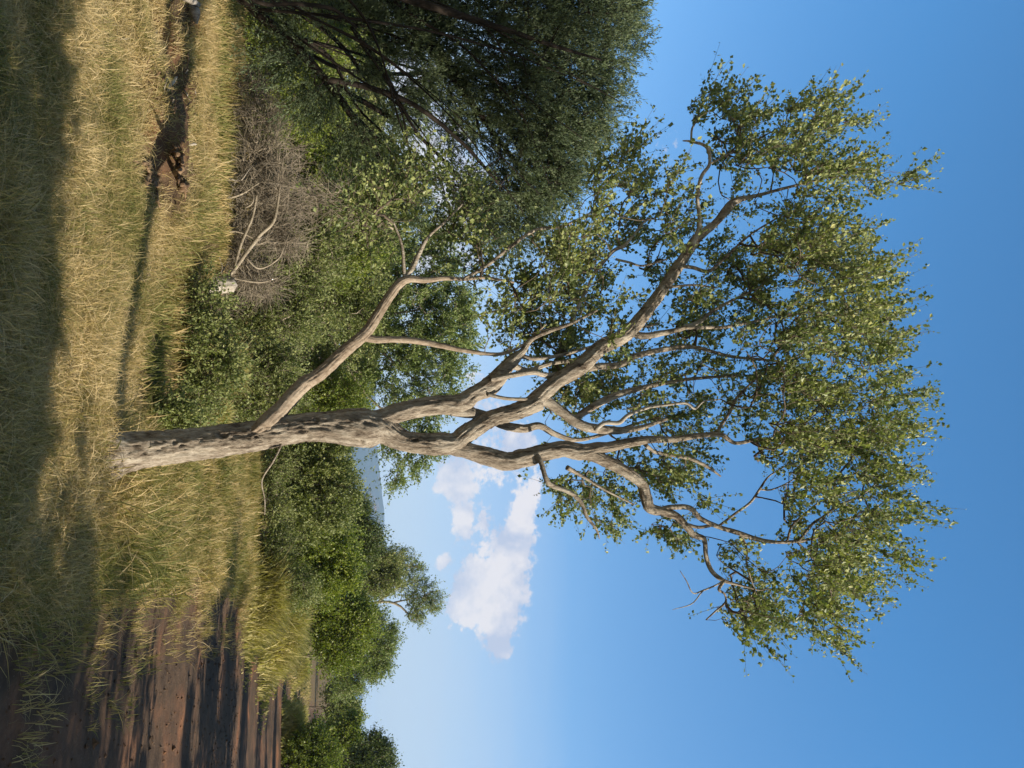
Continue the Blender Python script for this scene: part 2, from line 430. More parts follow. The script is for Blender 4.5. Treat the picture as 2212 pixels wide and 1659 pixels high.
# ------------------------------------------------------------------ growing plants
def grow(skel, skel_r, attract, tip=0.004, expo=0.45, step=0.16, wob=0.10, rmax=None):
    """skel: nodes (N,3) with radius skel_r; every attractor is joined to the nearest node"""
    cap = len(skel) + len(attract) * 40
    nodes = np.zeros((cap, 3)); par = np.full(cap, -1); n = len(skel)
    nodes[:n] = skel
    order = np.argsort([np.min(np.sum((skel - a) ** 2, 1)) for a in attract])
    twigs = []; tips = []
    cnt = np.zeros(cap)
    for k in order:
        a = attract[k]
        d2 = np.sum((nodes[:n] - a) ** 2, 1)
        # prefer nodes nearer the root side (below the tip) so that forks open upwards
        d2 = d2 * (1 + 0.5 * (nodes[:n, 2] > a[2]))
        j = int(np.argmin(d2)); d = math.sqrt(np.sum((nodes[j] - a) ** 2))
        if d < 0.02: continue
        m_ = min(38, max(2, int(d / step)))
        tt = np.linspace(0, 1, m_ + 1)[1:]
        off = rng.normal(size=3) * wob * d
        if par[j] >= 0:
            pd = nodes[j] - nodes[par[j]]; pd = pd / (np.linalg.norm(pd) + 1e-9)
            off = off + pd * d * 0.22
        path = nodes[j] + (a - nodes[j]) * tt[:, None] + off * np.sin(math.pi * tt)[:, None] * (1 - 0.4 * tt[:, None])
        path += rng.normal(size=path.shape) * 0.012 * min(1, d) * (tt[:, None] < .99)
        ids = [j] + list(range(n, n + m_))
        nodes[n:n + m_] = path
        par[n:n + m_] = ids[:-1]
        cnt[n + m_ - 1] += 1
        n += m_; twigs.append(ids); tips.append((a, path[-1] - (path[-2] if m_ > 1 else nodes[j])))
    ns = len(skel)
    for i in range(n - 1, ns - 1, -1):
        if par[i] >= ns: cnt[par[i]] += cnt[i]
    rad = tip * np.maximum(cnt, 1) ** expo
    if rmax: rad = np.minimum(rad, rmax)
    return nodes[:n], rad[:n], twigs, tips
def twig_mesh(mb, nodes, rad, twigs, ns, skel_r, sides=4):
    for ids in twigs:
        pts = nodes[ids]; r = rad[ids].copy()
        if ids[0] < ns: r[0] = min(skel_r[ids[0]], r[1] * 1.4)
        else: r[0] = min(rad[ids[0]], r[1] * 1.3)
        r[-1] *= 0.6
        tube(mb, pts, r, sides if r[0] < .03 else 7, cap=False)

def shoots(mbl, mbs, A, D, centre, ns=4, L=0.4, nl=12, size=(0.04, 0.6), up=0.4, out=0.6, rnd=0.7, droop=0.0, stem=0.0025, spread=0.05, jit=0.0, flat=0.12, al=0.7, rl=0.75):
    """leafy shoots at every attractor, all at once"""
    A = np.repeat(A, ns, 0); D = np.repeat(nrm(D), ns, 0); n = len(A)
    if jit: A = A + rng.normal(size=A.shape) * jit
    O = nrm(A - centre)
    d = nrm(D * 0.5 + O * out + np.array([0, 0, up]) + rng.normal(size=(n, 3)) * rnd)
    Ls = L * rng.uniform(0.5, 1.5, n)
    if mbs is not None:
        m_ = 3
        tt = np.linspace(0, 1, m_)
        c = A[:, None] + d[:, None] * (Ls[:, None] * tt)[..., None]
        c[..., 2] -= droop * (tt ** 2) * Ls[:, None]
        sd = nrm(np.cross(d, rng.normal(size=(n, 3)))); s2 = np.cross(d, sd)
        ring = np.stack([sd, -0.5 * sd + .87 * s2, -0.5 * sd - .87 * s2], 1)
        rr = stem * (1 - 0.6 * tt)
        v = c[:, :, None, :] + ring[:, None] * rr[None, :, None, None]
        v = v.reshape(-1, 3)
        q = []
        for a in range(m_ - 1):
            for b in range(3):
                q.append([a * 3 + b, a * 3 + (b + 1) % 3, (a + 1) * 3 + (b + 1) % 3, (a + 1) * 3 + b])
        q = np.array(q)[None] + (np.arange(n) * m_ * 3)[:, None, None]
        mbs.add(v, q.reshape(-1, 4))
    if mbl is None or nl == 0: return
    tl = rng.uniform(0.05, 1.02, (n, nl))
    c = A[:, None] + d[:, None] * (Ls[:, None] * tl)[..., None]
    c[..., 2] -= droop * (tl ** 2) * Ls[:, None]
    dd = np.repeat(d[:, None], nl, 1)
    ax = nrm(dd * al + rng.normal(size=(n, nl, 3)) * rl)
    c = c + rng.normal(size=c.shape) * spread * 0.4
    nm = nrm(rng.normal(size=(n, nl, 3)) + np.array([0.0, 0, flat * 2]))
    side = nrm(np.cross(ax, nm)); nm = np.cross(side, ax)
    sz = size[0] * rng.uniform(0.4, 1.45, (n, nl)); wd = sz * size[1] * 0.5
    tip = c + ax * sz[..., None]
    mid = c + ax * (sz * 0.5)[..., None]
    v = np.stack([c, mid + side * wd[..., None] + nm * (wd * 0.35)[..., None], tip, mid - side * wd[..., None] + nm * (wd * 0.35)[..., None]], 2).reshape(-1, 3)
    k = (np.arange(n * nl) * 4)[:, None, None]
    tr = (np.array([[0, 1, 2], [0, 2, 3]])[None] + k).reshape(-1, 3)
    shoot_t = np.repeat(rng.uniform(-0.12, 0.12, (n, 1)), nl, 1)
    ti = np.clip(0.45 + shoot_t + rng.normal(size=(n, nl)) * 0.15, 0, 1)
    mbl.add(v, None, tr, np.repeat(ti.ravel(), 4))

def sample_blobs(blobs, Y, n, depth=1.0, shell=0.0, dbias=0.0):
    """blobs (px,py,r) or (px,py,r,dY) at depth Y -> n world points"""
    B = [tuple(b) + (0.0,) if len(b) == 3 else b for b in blobs]
    wt = np.array([b[2] ** 2 for b in B], float); wt /= wt.sum()
    idx = rng.choice(len(B), n, p=wt); out = []
    for i in idx:
        px, py, r, dy = B[i]
        v = rng.normal(size=3); v /= np.linalg.norm(v)
        q = rng.uniform(shell, 1) ** (1 / 2.6)
        rw = r * scale_at(Y + dy)
        yy = Y + dy + v[1] * q * rw * depth + dbias
        out.append(P3(px, py, Y + dy) + np.array([v[0] * q * rw, v[1] * q * rw * depth + dbias, v[2] * q * rw]))
    return np.array(out)

def plant(name, label, cat, Y, blobs, base_py, n_attr, leaf, wood='twig', limbs=None, group=None, base_Y=None, zmin=0.05,
          shoot=None, tip=0.006, expo=0.45, depth=1.0, partn=('trunk', 'crown'), stems=3, wob=0.1, base=None, shell=0.0, step=0.25):
    bY = base_Y or Y
    if base is None:
        bx = P3(700, base_py, bY)[0]
        base = np.array([bx, bY, float(gh(bx, bY)) - 0.03])
    root = empty(name, tuple(base)); tag(root, label, cat, group)
    A = sample_blobs(blobs, Y, n_attr, depth, shell)
    A = A[A[:, 2] > gh(A[:, 0], A[:, 1]) + zmin]
    mbw = MB(); mbl = MB()
    sk = []; sr = []
    if limbs:
        for lb in limbs:
            pts = []
            for it in lb:
                px, py, wd = it[:3]; dy = it[3] if len(it) > 3 else 0
                pts.append(list(P3(px, py, Y + dy)) + [wd * 0.5 * scale_at(Y)])
            if lb[0][0] is None: pass
            c = catmull(pts, 0.15 if Y < 25 else 0.3)
            tube(mbw, c[:, :3], c[:, 3], 8)
            sk.append(c[:, :3]); sr.append(c[:, 3])
    else:
        cen = A.mean(0)
        for s in range(stems):
            tgt = A[rng.integers(len(A))] * 0.6 + cen * 0.4
            mid = base + (tgt - base) * 0.45 + rng.normal(size=3) * 0.05 * np.linalg.norm(tgt - base)
            st = base + np.array([rng.normal() * .06, rng.normal() * .06, 0]) * (stems > 1)
            rb = tip * (n_attr / stems) ** expo
            c = catmull([list(st) + [rb * 1.2], list(mid) + [rb * .8], list(tgt) + [rb * 0.4]], 0.2)
            tube(mbw, c[:, :3], c[:, 3], 7)
            sk.append(c[:, :3]); sr.append(c[:, 3])
    sk = np.concatenate(sk); sr = np.concatenate(sr)
    nodes, rad, tw, tips = grow(sk, sr, A, tip, expo, step, wob)
    twig_mesh(mbw, nodes, rad, tw, len(sk), sr, 4 if Y < 30 else 3)
    TA = np.array([q[0] for q in tips]); TD = np.array([q[1] for q in tips])
    cen = np.array([A[:, 0].mean(), A[:, 1].mean(), base[2] * .6 + A[:, 2].mean() * .4])
    kw = dict(shoot or {})
    shoots(mbl if leaf else None, mbw, TA, TD, cen, **kw)
    mbw.build(partn[0], MT[wood], root, True)
    if leaf: mbl.build(partn[1], MT[leaf], root)
    return root

# ------------------------------------------------------------------ the big tree
YT = 9.6
L = {}
L['trunk'] = [(200, 979, 180), (225, 979, 148), (243, 977, 120), (262, 975, 97), (292, 973, 80), (350, 967, 72), (430, 958, 67), (500, 950, 66), (560, 941, 64), (610, 930, 62), (665, 922, 61), (715, 922, 68), (763, 923, 82), (800, 926, 82), (830, 930, 62), (868, 950, 46), (903, 957, 46), (955, 959, 50), (985, 955, 44), (1008, 937, 42), (1060, 905, 38), (1113, 889, 38), (1165, 866, 42)]
BR = [
 # left fork with its knob
 [(790, 915, 50), (833, 903, 44), (868, 889, 42), (938, 875, 43), (990, 874, 46), (1025, 852, 38), (1060, 832, 42), (1092, 796, 32), (1113, 774, 26), (1130, 758, 15), (1148, 733, 11), (1183, 716, 10), (1235, 698, 7), (1290, 670, 5)],
 [(975, 885, 26), (1005, 890, 26), (1024, 892, 25)],
 [(1000, 888, 18, .15), (1030, 893, 22, .2), (1060, 903, 20, .25), (1085, 918, 20, .3), (1130, 926, 20, .35), (1165, 920, 16, .4), (1200, 938, 14, .5), (1250, 950, 10, .6), (1330, 930, 8, .9), (1420, 900, 6, 1.2)],
 [(1060, 820, 14, -.1), (1100, 812, 13, -.12), (1148, 804, 13, -.1), (1183, 810, 12, 0), (1240, 800, 8, .2)],
 [(1053, 852, 9, -.1), (1095, 861, 8, -.1), (1148, 863, 8, -.05), (1170, 868, 8, 0)],
 [(1120, 768, 14), (1160, 775, 10), (1220, 765, 8, .2), (1290, 745, 6, .4)],
 [(1105, 788, 16), (1140, 800, 12, .2), (1190, 785, 10, .3), (1260, 770, 8, .6), (1340, 720, 7, .9), (1420, 700, 5, 1.2)],
 # long left limb of the crown
 [(1150, 873, 40), (1200, 826, 34), (1253, 793, 36), (1297, 752, 35), (1340, 730, 33), (1365, 710, 32), (1409, 656, 28), (1445, 606, 26), (1477, 558, 24), (1505, 516, 23), (1545, 482, 17), (1569, 454, 21), (1589, 434, 16), (1637, 422, 9), (1697, 406, 7), (1760, 390, 5)],
 [(1495, 528, 14, -.1), (1511, 486, 11, -.15), (1507, 426, 9, -.2), (1515, 382, 9, -.35), (1533, 354, 8, -.4), (1527, 318, 8, -.4), (1493, 306, 6, -.3), (1475, 304, 3, -.3)],
 [(1493, 306, 5, -.3), (1495, 278, 5, -.3), (1505, 262, 3, -.3)],
 [(1533, 354, 5, -.2), (1560, 340, 5, -.2), (1589, 326, 4, -.2), (1640, 300, 3, -.2)],
 [(1360, 716, 18), (1389, 726, 17), (1429, 720, 14), (1473, 710, 11), (1513, 694, 10, .1), (1537, 674, 9, .2), (1580, 650, 7, .3), (1660, 610, 5, .5)],
 [(1480, 708, 9), (1520, 707, 9), (1569, 706, 8, .1), (1650, 690, 6, .3), (1740, 670, 5, .4)],
 [(1440, 622, 6, -.1), (1465, 618, 6, -.15), (1505, 616, 5, -.2), (1550, 622, 3, -.2)],
 [(1468, 575, 10), (1497, 578, 9, -.1), (1529, 586, 9, -.1), (1557, 566, 7), (1617, 510, 5), (1680, 470, 4)],
 [(1235, 690, 10, .2), (1260, 640, 9, .3), (1285, 590, 8, .3), (1301, 570, 8, .3), (1325, 542, 9, .3), (1349, 530, 8, .3), (1370, 505, 6, .3), (1400, 470, 4, .3)],
 [(1330, 560, 6, .3), (1360, 567, 6, .3), (1389, 574, 5, .3), (1440, 560, 4, .4)],
 [(1250, 802, 16, .3), (1290, 792, 16, .35), (1337, 788, 15, .4), (1377, 768, 15, .4), (1441, 754, 13, .5), (1500, 750, 10, .6), (1580, 770, 8, .8), (1680, 780, 6, 1)],
 # middle limbs
 [(1158, 862, 26), (1183, 868, 25), (1218, 893, 24), (1253, 917, 23), (1288, 926, 22), (1330, 930, 18, .1), (1380, 925, 12, .2), (1440, 905, 8, .3)],
 [(1285, 930, 11, -.1), (1305, 914, 10, -.15), (1337, 913, 10, -.15), (1357, 897, 9, -.15), (1397, 881, 8, -.15), (1437, 875, 7, -.15), (1481, 871, 6, -.15), (1501, 883, 5, -.15), (1521, 867, 4, -.1), (1560, 862, 3, 0)],
 [(1240, 905, 14, .3), (1277, 881, 18, .35), (1305, 865, 18, .4), (1345, 849, 16, .45), (1400, 835, 12, .6), (1480, 820, 9, .9), (1600, 810, 6, 1.2)],
 # right fork and the straight leader
 [(940, 962, 36), (990, 969, 34), (1043, 983, 39), (1095, 996, 42), (1130, 989, 42), (1183, 976, 40), (1217, 970, 38), (1257, 976, 38), (1290, 968, 28), (1317, 965, 24), (1377, 953, 21), (1417, 949, 17), (1457, 949, 15), (1509, 941, 13), (1557, 939, 11), (1589, 957, 9), (1637, 949, 9), (1685, 951, 9), (1725, 929, 8), (1745, 905, 7), (1769, 877, 6), (1789, 837, 4)],
 [(1545, 940, 8, .1), (1557, 921, 8, .1), (1577, 889, 8, .15), (1597, 853, 7, .2), (1660, 800, 5, .4), (1760, 750, 4, .5)],
 [(1235, 972, 34), (1265, 978, 32), (1297, 990, 29), (1349, 1017, 27), (1385, 1044, 25), (1395, 1073, 27), (1405, 1098, 25), (1437, 1106, 21), (1465, 1118, 19), (1489, 1145, 16), (1501, 1157, 14), (1521, 1165, 12), (1525, 1201, 11), (1537, 1233, 11), (1561, 1253, 10), (1590, 1262, 6), (1640, 1275, 4)],
 [(1425, 1102, 14), (1450, 1096, 13), (1489, 1097, 13), (1513, 1120, 12), (1549, 1137, 12), (1589, 1149, 12), (1637, 1165, 11), (1677, 1171, 9), (1725, 1169, 8), (1770, 1160, 7), (1817, 1150, 5), (1880, 1140, 4)],
 [(1480, 1132, 9), (1510, 1139, 8), (1540, 1134, 8)],
 [(1553, 1136, 6), (1589, 1109, 6, -.1), (1621, 1085, 6, -.15), (1641, 1057, 6, -.2), (1661, 1029, 4, -.2), (1700, 1005, 3, -.2)],
 [(1641, 1057, 4, -.2), (1665, 1058, 4, -.2), (1697, 1045, 3, -.2), (1740, 1020, 3, -.1)],
 [(1600, 1153, 6), (1613, 1185, 5), (1613, 1217, 5), (1625, 1260, 4), (1640, 1300, 3)],
 [(1700, 1170, 6), (1712, 1135, 6), (1745, 1105, 5), (1780, 1080, 4), (1850, 1060, 3)],
 [(1725, 1169, 7), (1755, 1132, 7), (1777, 1117, 6), (1809, 1093, 6), (1860, 1070, 4), (1910, 1030, 3)],
 [(1720, 1169, 6), (1760, 1210, 5), (1790, 1260, 4), (1800, 1330, 3)],
 [(1565, 1254, 7, -.05), (1553, 1273, 8, -.1), (1565, 1283, 5, -.1), (1567, 1301, 5, -.1), (1545, 1321, 4, -.15), (1525, 1339, 3, -.15)],
 [(1560, 1256, 5, -.05), (1549, 1263, 4, -.1), (1520, 1275, 4, -.15), (1497, 1281, 3, -.2), (1483, 1255, 2.5, -.2), (1469, 1233, 1.5, -.2)],
 [(1520, 1275, 3, -.15), (1513, 1283, 3, -.2), (1493, 1305, 2.5, -.2), (1453, 1317, 1.2, -.25)],
 [(1395, 962, 10, .1), (1417, 977, 10, .15), (1465, 985, 10, .15), (1497, 993, 9, .15), (1529, 1009, 8, .15), (1557, 1029, 4, .15)],
 [(1160, 985, 14, -.1), (1170, 1002, 12, -.15), (1180, 1035, 12, -.2), (1193, 1049, 12, -.2), (1235, 1066, 10, -.2), (1258, 1090, 9, -.2), (1267, 1115, 8, -.2), (1288, 1143, 6, -.2), (1295, 1164, 2, -.2)],
 [(1225, 1010, 12, .2), (1260, 1030, 8, .3), (1310, 1060, 6, .3), (1370, 1090, 4, .3)],
 # low left limb
 [(545, 936, 26, -.06), (565, 924, 34, -.10), (588, 902, 37, -.08), (612, 877, 34, -.04), (654, 832, 31), (693, 806, 28), (745, 758, 27), (791, 718, 25), (815, 681, 22), (840, 642, 21), (862, 613, 20), (885, 602, 17), (920, 605, 13), (960, 601, 10), (1000, 603, 8), (1050, 600, 7), (1110, 610, 5)],
 [(868, 612, 12), (890, 580, 11), (905, 548, 10), (925, 512, 7), (960, 480, 5), (1000, 440, 4)],
 [(875, 608, 9), (872, 575, 8), (868, 530, 6), (850, 480, 4)],
 [(785, 728, 17), (815, 734, 15), (850, 733, 14), (903, 737, 14), (955, 747, 12), (1008, 758, 10), (1078, 765, 8), (1130, 745, 6), (1180, 700, 4)],
 [(1000, 603, 7), (1051, 574, 8, -.1), (1104, 532, 8, -.15), (1156, 497, 7, -.2), (1209, 490, 7, -.2), (1245, 476, 5, -.2), (1279, 458, 3, -.2)],
 [(612, 950, 5, -.05), (600, 978, 4, -.1), (588, 1000, 4, -.1), (566, 1038, 3, .1), (572, 1080, 2.5, .2), (572, 1112, 1.5, .3)],
]
HOLES = [(378, 957, 5), (392, 962, 6), (480, 941, 9), (552, 945, 5), (560, 952, 4), (577, 924, 6), (655, 933, 6), (662, 932, 5), (436, 953, 4), (480, 961, 4), (500, 958, 4), (350, 968, 4), (648, 932, 6), (690, 934, 4), (896, 951, 6), (1146, 1001, 6),
         (683, 907, 6), (782, 953, 5), (800, 958, 4), (370, 975, 5), (310, 980, 6), (470, 935, 5), (1365, 1022, 4), (1257, 968, 4), (1345, 722, 3), (430, 985, 3), (590, 935, 4), (420, 972, 3), (520, 965, 3)]
HW = np.array([P3(a, b, YT) for a, b, c in HOLES]); HR = 0
def bark_disp(k):
    def f(pts, dirs, rr, th):
        nn = len(pts)
        s = np.arange(nn)[:, None] * 0.03 + k * 7.7
        q = np.stack([np.cos(th)[None] * 1.6 + s * 0, np.sin(th)[None] * 1.6 + s * 0, s * 1.1 + 0 * th[None]], -1)
        r0 = rr.copy()
        rr = rr * (1 + 0.10 * fbm(q, 3, 3))
        q2 = q * np.array([4.6, 4.6, 2.4]); ridge = 1 - np.abs(fbm(q2, 3, 9)) * 2.2
        rr = rr + np.minimum(r0 * 0.15, 0.024) * (ridge - 0.6)
        q3 = q * np.array([9, 9, 14]); rr = rr + np.minimum(r0 * 0.06, 0.009) * vnoise(q3, 8)
        if nn > 0:
            pp = proj(pts[:, None] + dirs * r0[..., None])
            px, py = pp
            front = dirs[..., 1] < 0.1
            for (hx, hy, hr) in HOLES:
                dd = ((px - hx) / (hr * 1.15)) ** 2 + ((py - hy) / (hr * 0.5)) ** 2
                rr = rr - np.where(front, np.minimum(hr * 1.0 * scale_at(YT), r0 * 0.75) * np.exp(-dd ** 2), 0)
                lip = np.exp(-((np.sqrt(dd) - 1.5) * 2.2) ** 2) * (front)
                rr = rr + lip * hr * 0.22 * scale_at(YT)
        q4 = q * np.array([7.5, 7.5, 3.4]); c1 = 1 - np.abs(fbm(q4, 3, 13)) * 3.2
        q5 = q * np.array([3.1, 3.1, 1.5]); c2 = sstep(-.15, .3, fbm(q5, 2, 19))
        cr_ = sstep(.45, .95, c1) * (.25 + .75 * c2)
        rr = rr - cr_ * np.minimum(r0 * .07, .010)
        return rr, cr_ * .45
    return f
gb = G(241, 978)
root = empty('savanna_tree', (gb[0], YT, float(gh(gb[0], YT))))
tag(root, 'tall gnarled broad-leaved tree with a thick pitted forking trunk in the centre', 'tree')
mb = MB()
def limb_pts(lb):
    out = []
    for it in lb:
        px, py, wd = it[:3]; dy = it[3] if len(it) > 3 else 0.0
        out.append(list(P3(px, py, YT + dy)) + [wd * 0.5 * scale_at(YT) * 0.97])
    return out
c = catmull(limb_pts(L['trunk']), 0.018)
tube(mb, c[:, :3], c[:, 3], 72, disp=bark_disp(0))
# buttress roots at the foot
for (dx, dy, ln) in ((.45, -.15, .35), (-.3, -.3, .3), (.2, .4, .3), (-.4, .2, .3), (.05, -.45, .25)):
    b0 = P3(268, 976, YT); g0 = np.array([b0[0] + dx, YT + dy, float(gh(b0[0] + dx, YT + dy)) - .03])
    cc = catmull([list(b0 + np.array([dx, dy, 0]) * .15 + [0, 0, .12]) + [.12], list(b0 * .55 + g0 * .45 + [0, 0, .0]) + [.10], list(g0) + [.03]], .03)
    tube(mb, cc[:, :3], cc[:, 3], 16, disp=None)
mb.build('trunk', MT['bark'], root, True)
SK = [c[::6, :3]]; SR = [c[::6, 3]]; LIMBPX = []
for k, lb in enumerate(BR):
    c = catmull(limb_pts(lb), 0.022)
    big = max(q[2] for q in lb)
    mb = MB(); tube(mb, c[:, :3], c[:, 3], 48 if big > 30 else (28 if big > 14 else 10), disp=bark_disp(k + 1) if big > 10 else None)
    dead = k in (8, 9, 19)
    bo = mb.build('branch', MT['dead' if dead else ('bark_low' if lb[0][:2] in ((545, 936), (785, 728)) else 'bark')], root, True)
    if dead: bo['label'] = 'bare grey dead branch'
    if not dead or k == 19:
        a = int(len(c) * 0.35); SK.append(c[a::4, :3]); SR.append(c[a::4, 3])
    if big > 8:
        pp = proj(c[:, :3]); LIMBPX.append(np.stack([pp[0], pp[1], c[:, 3] / scale_at(YT), c[:, 1]], -1)[::5])
pp = proj(catmull(limb_pts(L['trunk']), 0.1)[:, :3]); LIMBPX.append(np.stack([pp[0], pp[1], pp[0] * 0 + 30, pp[0] * 0 + YT], -1))
SK = np.concatenate(SK); SR = np.concatenate(SR); LIMBPX = np.concatenate(LIMBPX)
CB = [(900, 470, 60, .6), (960, 430, 60, .6), (850, 430, 55), (830, 500, 50), (980, 540, 60), (1050, 590, 50), (900, 380, 40), (1010, 470, 55), (790, 460, 35),
 (1130, 640, 50), (1180, 600, 60), (1150, 690, 60), (1240, 560, 55), (1230, 690, 70), (1290, 640, 45), (1110, 720, 40), (1180, 540, 40), (1060, 690, 35), (1270, 490, 25), (1240, 620, 60),
 (1335, 420, 60), (1400, 400, 50), (1390, 490, 60), (1330, 500, 40), (1420, 560, 50), (1440, 440, 60), (1465, 350, 35), (1490, 420, 50), (1480, 500, 40), (1290, 390, 30), (1350, 340, 20),
 (1525, 240, 40), (1590, 300, 60), (1560, 400, 70), (1660, 400, 90), (1640, 300, 50), (1750, 250, 55), (1780, 190, 30), (1810, 230, 40), (1720, 330, 80), (1790, 330, 70), (1760, 440, 90), (1865, 400, 55), (1910, 350, 25), (1840, 300, 45), (1550, 330, 40), (1970, 380, 20),
 (1600, 560, 90), (1700, 560, 100), (1800, 560, 80), (1865, 560, 50), (1600, 680, 90), (1700, 680, 100), (1810, 680, 90), (1890, 640, 50), (1920, 740, 55), (1860, 780, 80), (1750, 800, 100), (1960, 630, 20), (1640, 780, 80), (1890, 690, 60), (1860, 500, 45),
 (1390, 610, 40), (1430, 680, 50), (1500, 650, 60), (1490, 760, 70), (1400, 800, 60), (1320, 710, 60), (1290, 840, 45), (1350, 870, 55), (1450, 840, 70), (1560, 860, 80), (1470, 930, 50), (1240, 770, 50), (1560, 750, 80), (1210, 910, 40), (1330, 900, 50), (1170, 800, 35), (1540, 570, 45), (1190, 740, 45), (1300, 760, 45), (1390, 900, 50), (1200, 960, 22, .4), (1240, 860, 50),
 (1650, 880, 90), (1750, 900, 90), (1850, 880, 90), (1940, 860, 50), (1720, 985, 60), (1800, 990, 75), (1890, 960, 50), (1860, 1070, 75), (1925, 1040, 50), (1790, 1085, 55), (1700, 1070, 35), (1935, 1120, 50), (1870, 1160, 70), (1790, 1180, 60), (1740, 1210, 45), (1920, 1210, 50), (1820, 1250, 45), (1780, 1320, 50), (1815, 1375, 28), (1750, 1260, 40), (1960, 1255, 20), (1640, 960, 40), (1940, 930, 40), (1700, 1130, 35), (1850, 1230, 40), (1975, 1290, 14), (1985, 1090, 20), (2000, 850, 16),
 (1250, 1025, 40), (1300, 1060, 50), (1340, 980, 45), (1225, 1105, 25), (1270, 1100, 35), (1340, 1100, 40), (1400, 1000, 45), (1460, 1020, 50), (1500, 1060, 25), (1425, 1130, 30), (1450, 1160, 22), (1210, 1060, 25), (1530, 980, 30), (1390, 1120, 30), (1510, 1080, 20),
 (1590, 1220, 35), (1630, 1260, 45), (1570, 1195, 25), (1640, 1320, 40), (1610, 1310, 40), (1580, 1290, 30), (1680, 1330, 22), (1600, 1350, 25), (1590, 1400, 14), (1655, 1390, 14), (1560, 1320, 20)]
def crown_points(n):
    wt = np.array([(b[2] + 4) ** 1.85 for b in CB]); wt /= wt.sum()
    out = []
    while len(out) < n:
        b = CB[rng.choice(len(CB), p=wt)]
        r = math.sqrt(rng.uniform()) * b[2]; a = rng.uniform(0, 2 * math.pi)
        px = b[0] + r * math.cos(a); px -= max(0, px - 1650) * .10; py = b[1] + r * math.sin(a)
        e = 1 - ((px - 1620) / 520) ** 2 - ((py - 780) / 620) ** 2
        D = max(0.45, 2.4 * math.sqrt(max(e, 0)))
        D = min(D, 0.5 + b[2] * 0.03)
        dy = rng.uniform(-0.75, 1.0) * D
        if len(b) > 3: dy += b[3]
        dist = (np.hypot(LIMBPX[:, 0] - px, LIMBPX[:, 1] - py) - LIMBPX[:, 2]).min()
        if dist < 42 and dy < 0.5 and px < 1620 and rng.uniform() < .95:
            dy = 0.55 + rng.uniform(0, 1) * max(D, .6)
        # clumps and gaps
        g = fbm(np.array([px * 0.022, py * 0.022, dy * 0.8]), 2, 77)
        g2 = fbm(np.array([px * 0.0125, py * 0.0125, 3.3]), 2, 91)
        if e < .72 and g2 < -0.16 and px > 1450 and not (1060 < py < 1300): continue
        if g < -0.02 and rng.uniform() < .93: continue
        p_ = P3(px, py, YT + dy)
        out.append(p_)
    return np.array(out)
A = crown_points(1750)
nodes, rad, tw, tips = grow(SK, SR, A, 0.0032, 0.46, 0.12, 0.10, 0.035)
mbw = MB(); twig_mesh(mbw, nodes, rad, tw, len(SK), SR, 5)
TA = np.array([q[0] for q in tips]); TD = np.array([q[1] for q in tips])
mbl = MB()
cen = P3(1350, 900, YT)
shoots(mbl, mbw, TA, TD, cen, ns=4, L=0.46, nl=15, size=(0.053, 0.76), up=0.7, out=0.65, rnd=0.42, droop=0.03, stem=0.0036, spread=0.04, flat=0.05)
tpx, tpy = proj(TA)
ang = np.arctan2((tpy - 850) / 620., (tpx - 1350) / 640.); rr_ = np.hypot((tpy - 850) / 620., (tpx - 1350) / 640.)
edge = np.zeros(len(TA), bool)
for k in range(90):
    s_ = np.where(np.abs(ang - (-math.pi + (k + .5) * 2 * math.pi / 90)) < math.pi / 90)[0]
    if len(s_): edge[s_[np.argsort(rr_[s_])[-4:]]] = True
edge &= tpx > 1150
shoots(mbl, mbw, TA[edge], TD[edge], cen, ns=2, L=0.50, nl=18, size=(0.052, 0.75), up=0.9, out=1.0, rnd=0.28, droop=0.05, stem=0.0036, spread=0.03, flat=0.05)
mbw.build('twigs', MT['twig'], root, True)
mbl.build('crown', MT['leaf_main'], root)

# ------------------------------------------------------------------ the feathery acacia at the left
YA = 16.0
ac_limbs = [
 [(330, -110, 40), (420, -70, 34), (520, -10, 28), (570, 40, 22), (640, 100, 18), (700, 170, 17), (750, 235, 15), (790, 300, 12), (830, 360, 8), (860, 420, 5)],
 [(420, -70, 26), (620, -60, 26), (800, -30, 26), (880, 40, 22), (960, 120, 14), (1010, 200, 9), (1040, 300, 5)],
 [(880, -10, 26), (900, 60, 20), (960, 140, 20), (1010, 210, 16), (1060, 280, 12), (1120, 360, 8), (1150, 420, 5)],
 [(560, 20, 16, .5), (640, 110, 13, .6), (720, 180, 12, .6), (820, 240, 12, .6), (900, 290, 9, .6), (980, 370, 7, .7), (1040, 440, 5, .8)],
 [(700, 170, 12, -.4), (800, 190, 12, -.5), (900, 230, 10, -.6), (1000, 310, 8, -.6), (1080, 400, 5, -.6)],
 [(800, -30, 20, -1), (950, 20, 16, -1.2), (1080, 60, 12, -1.3), (1200, 100, 8, -1.4), (1300, 130, 4, -1.5)],
 [(480, -60, 12, -1.0), (560, 5, 9, -1.1), (640, 8, 9, -1.2), (720, 20, 8, -1.2), (770, 60, 5, -1.2)],
 [(750, 235, 11, .4), (850, 330, 9, .5), (940, 380, 7, .5), (1040, 420, 5, .6), (1130, 440, 3, .6)],
 [(960, 140, 12, .6), (1080, 180, 10, .7), (1180, 240, 7, .8), (1260, 280, 4, .9)],
 [(640, 100, 10, 1.2), (740, 150, 9, 1.4), (860, 160, 9, 1.6), (980, 160, 7, 1.8), (1100, 200, 4, 2)]]
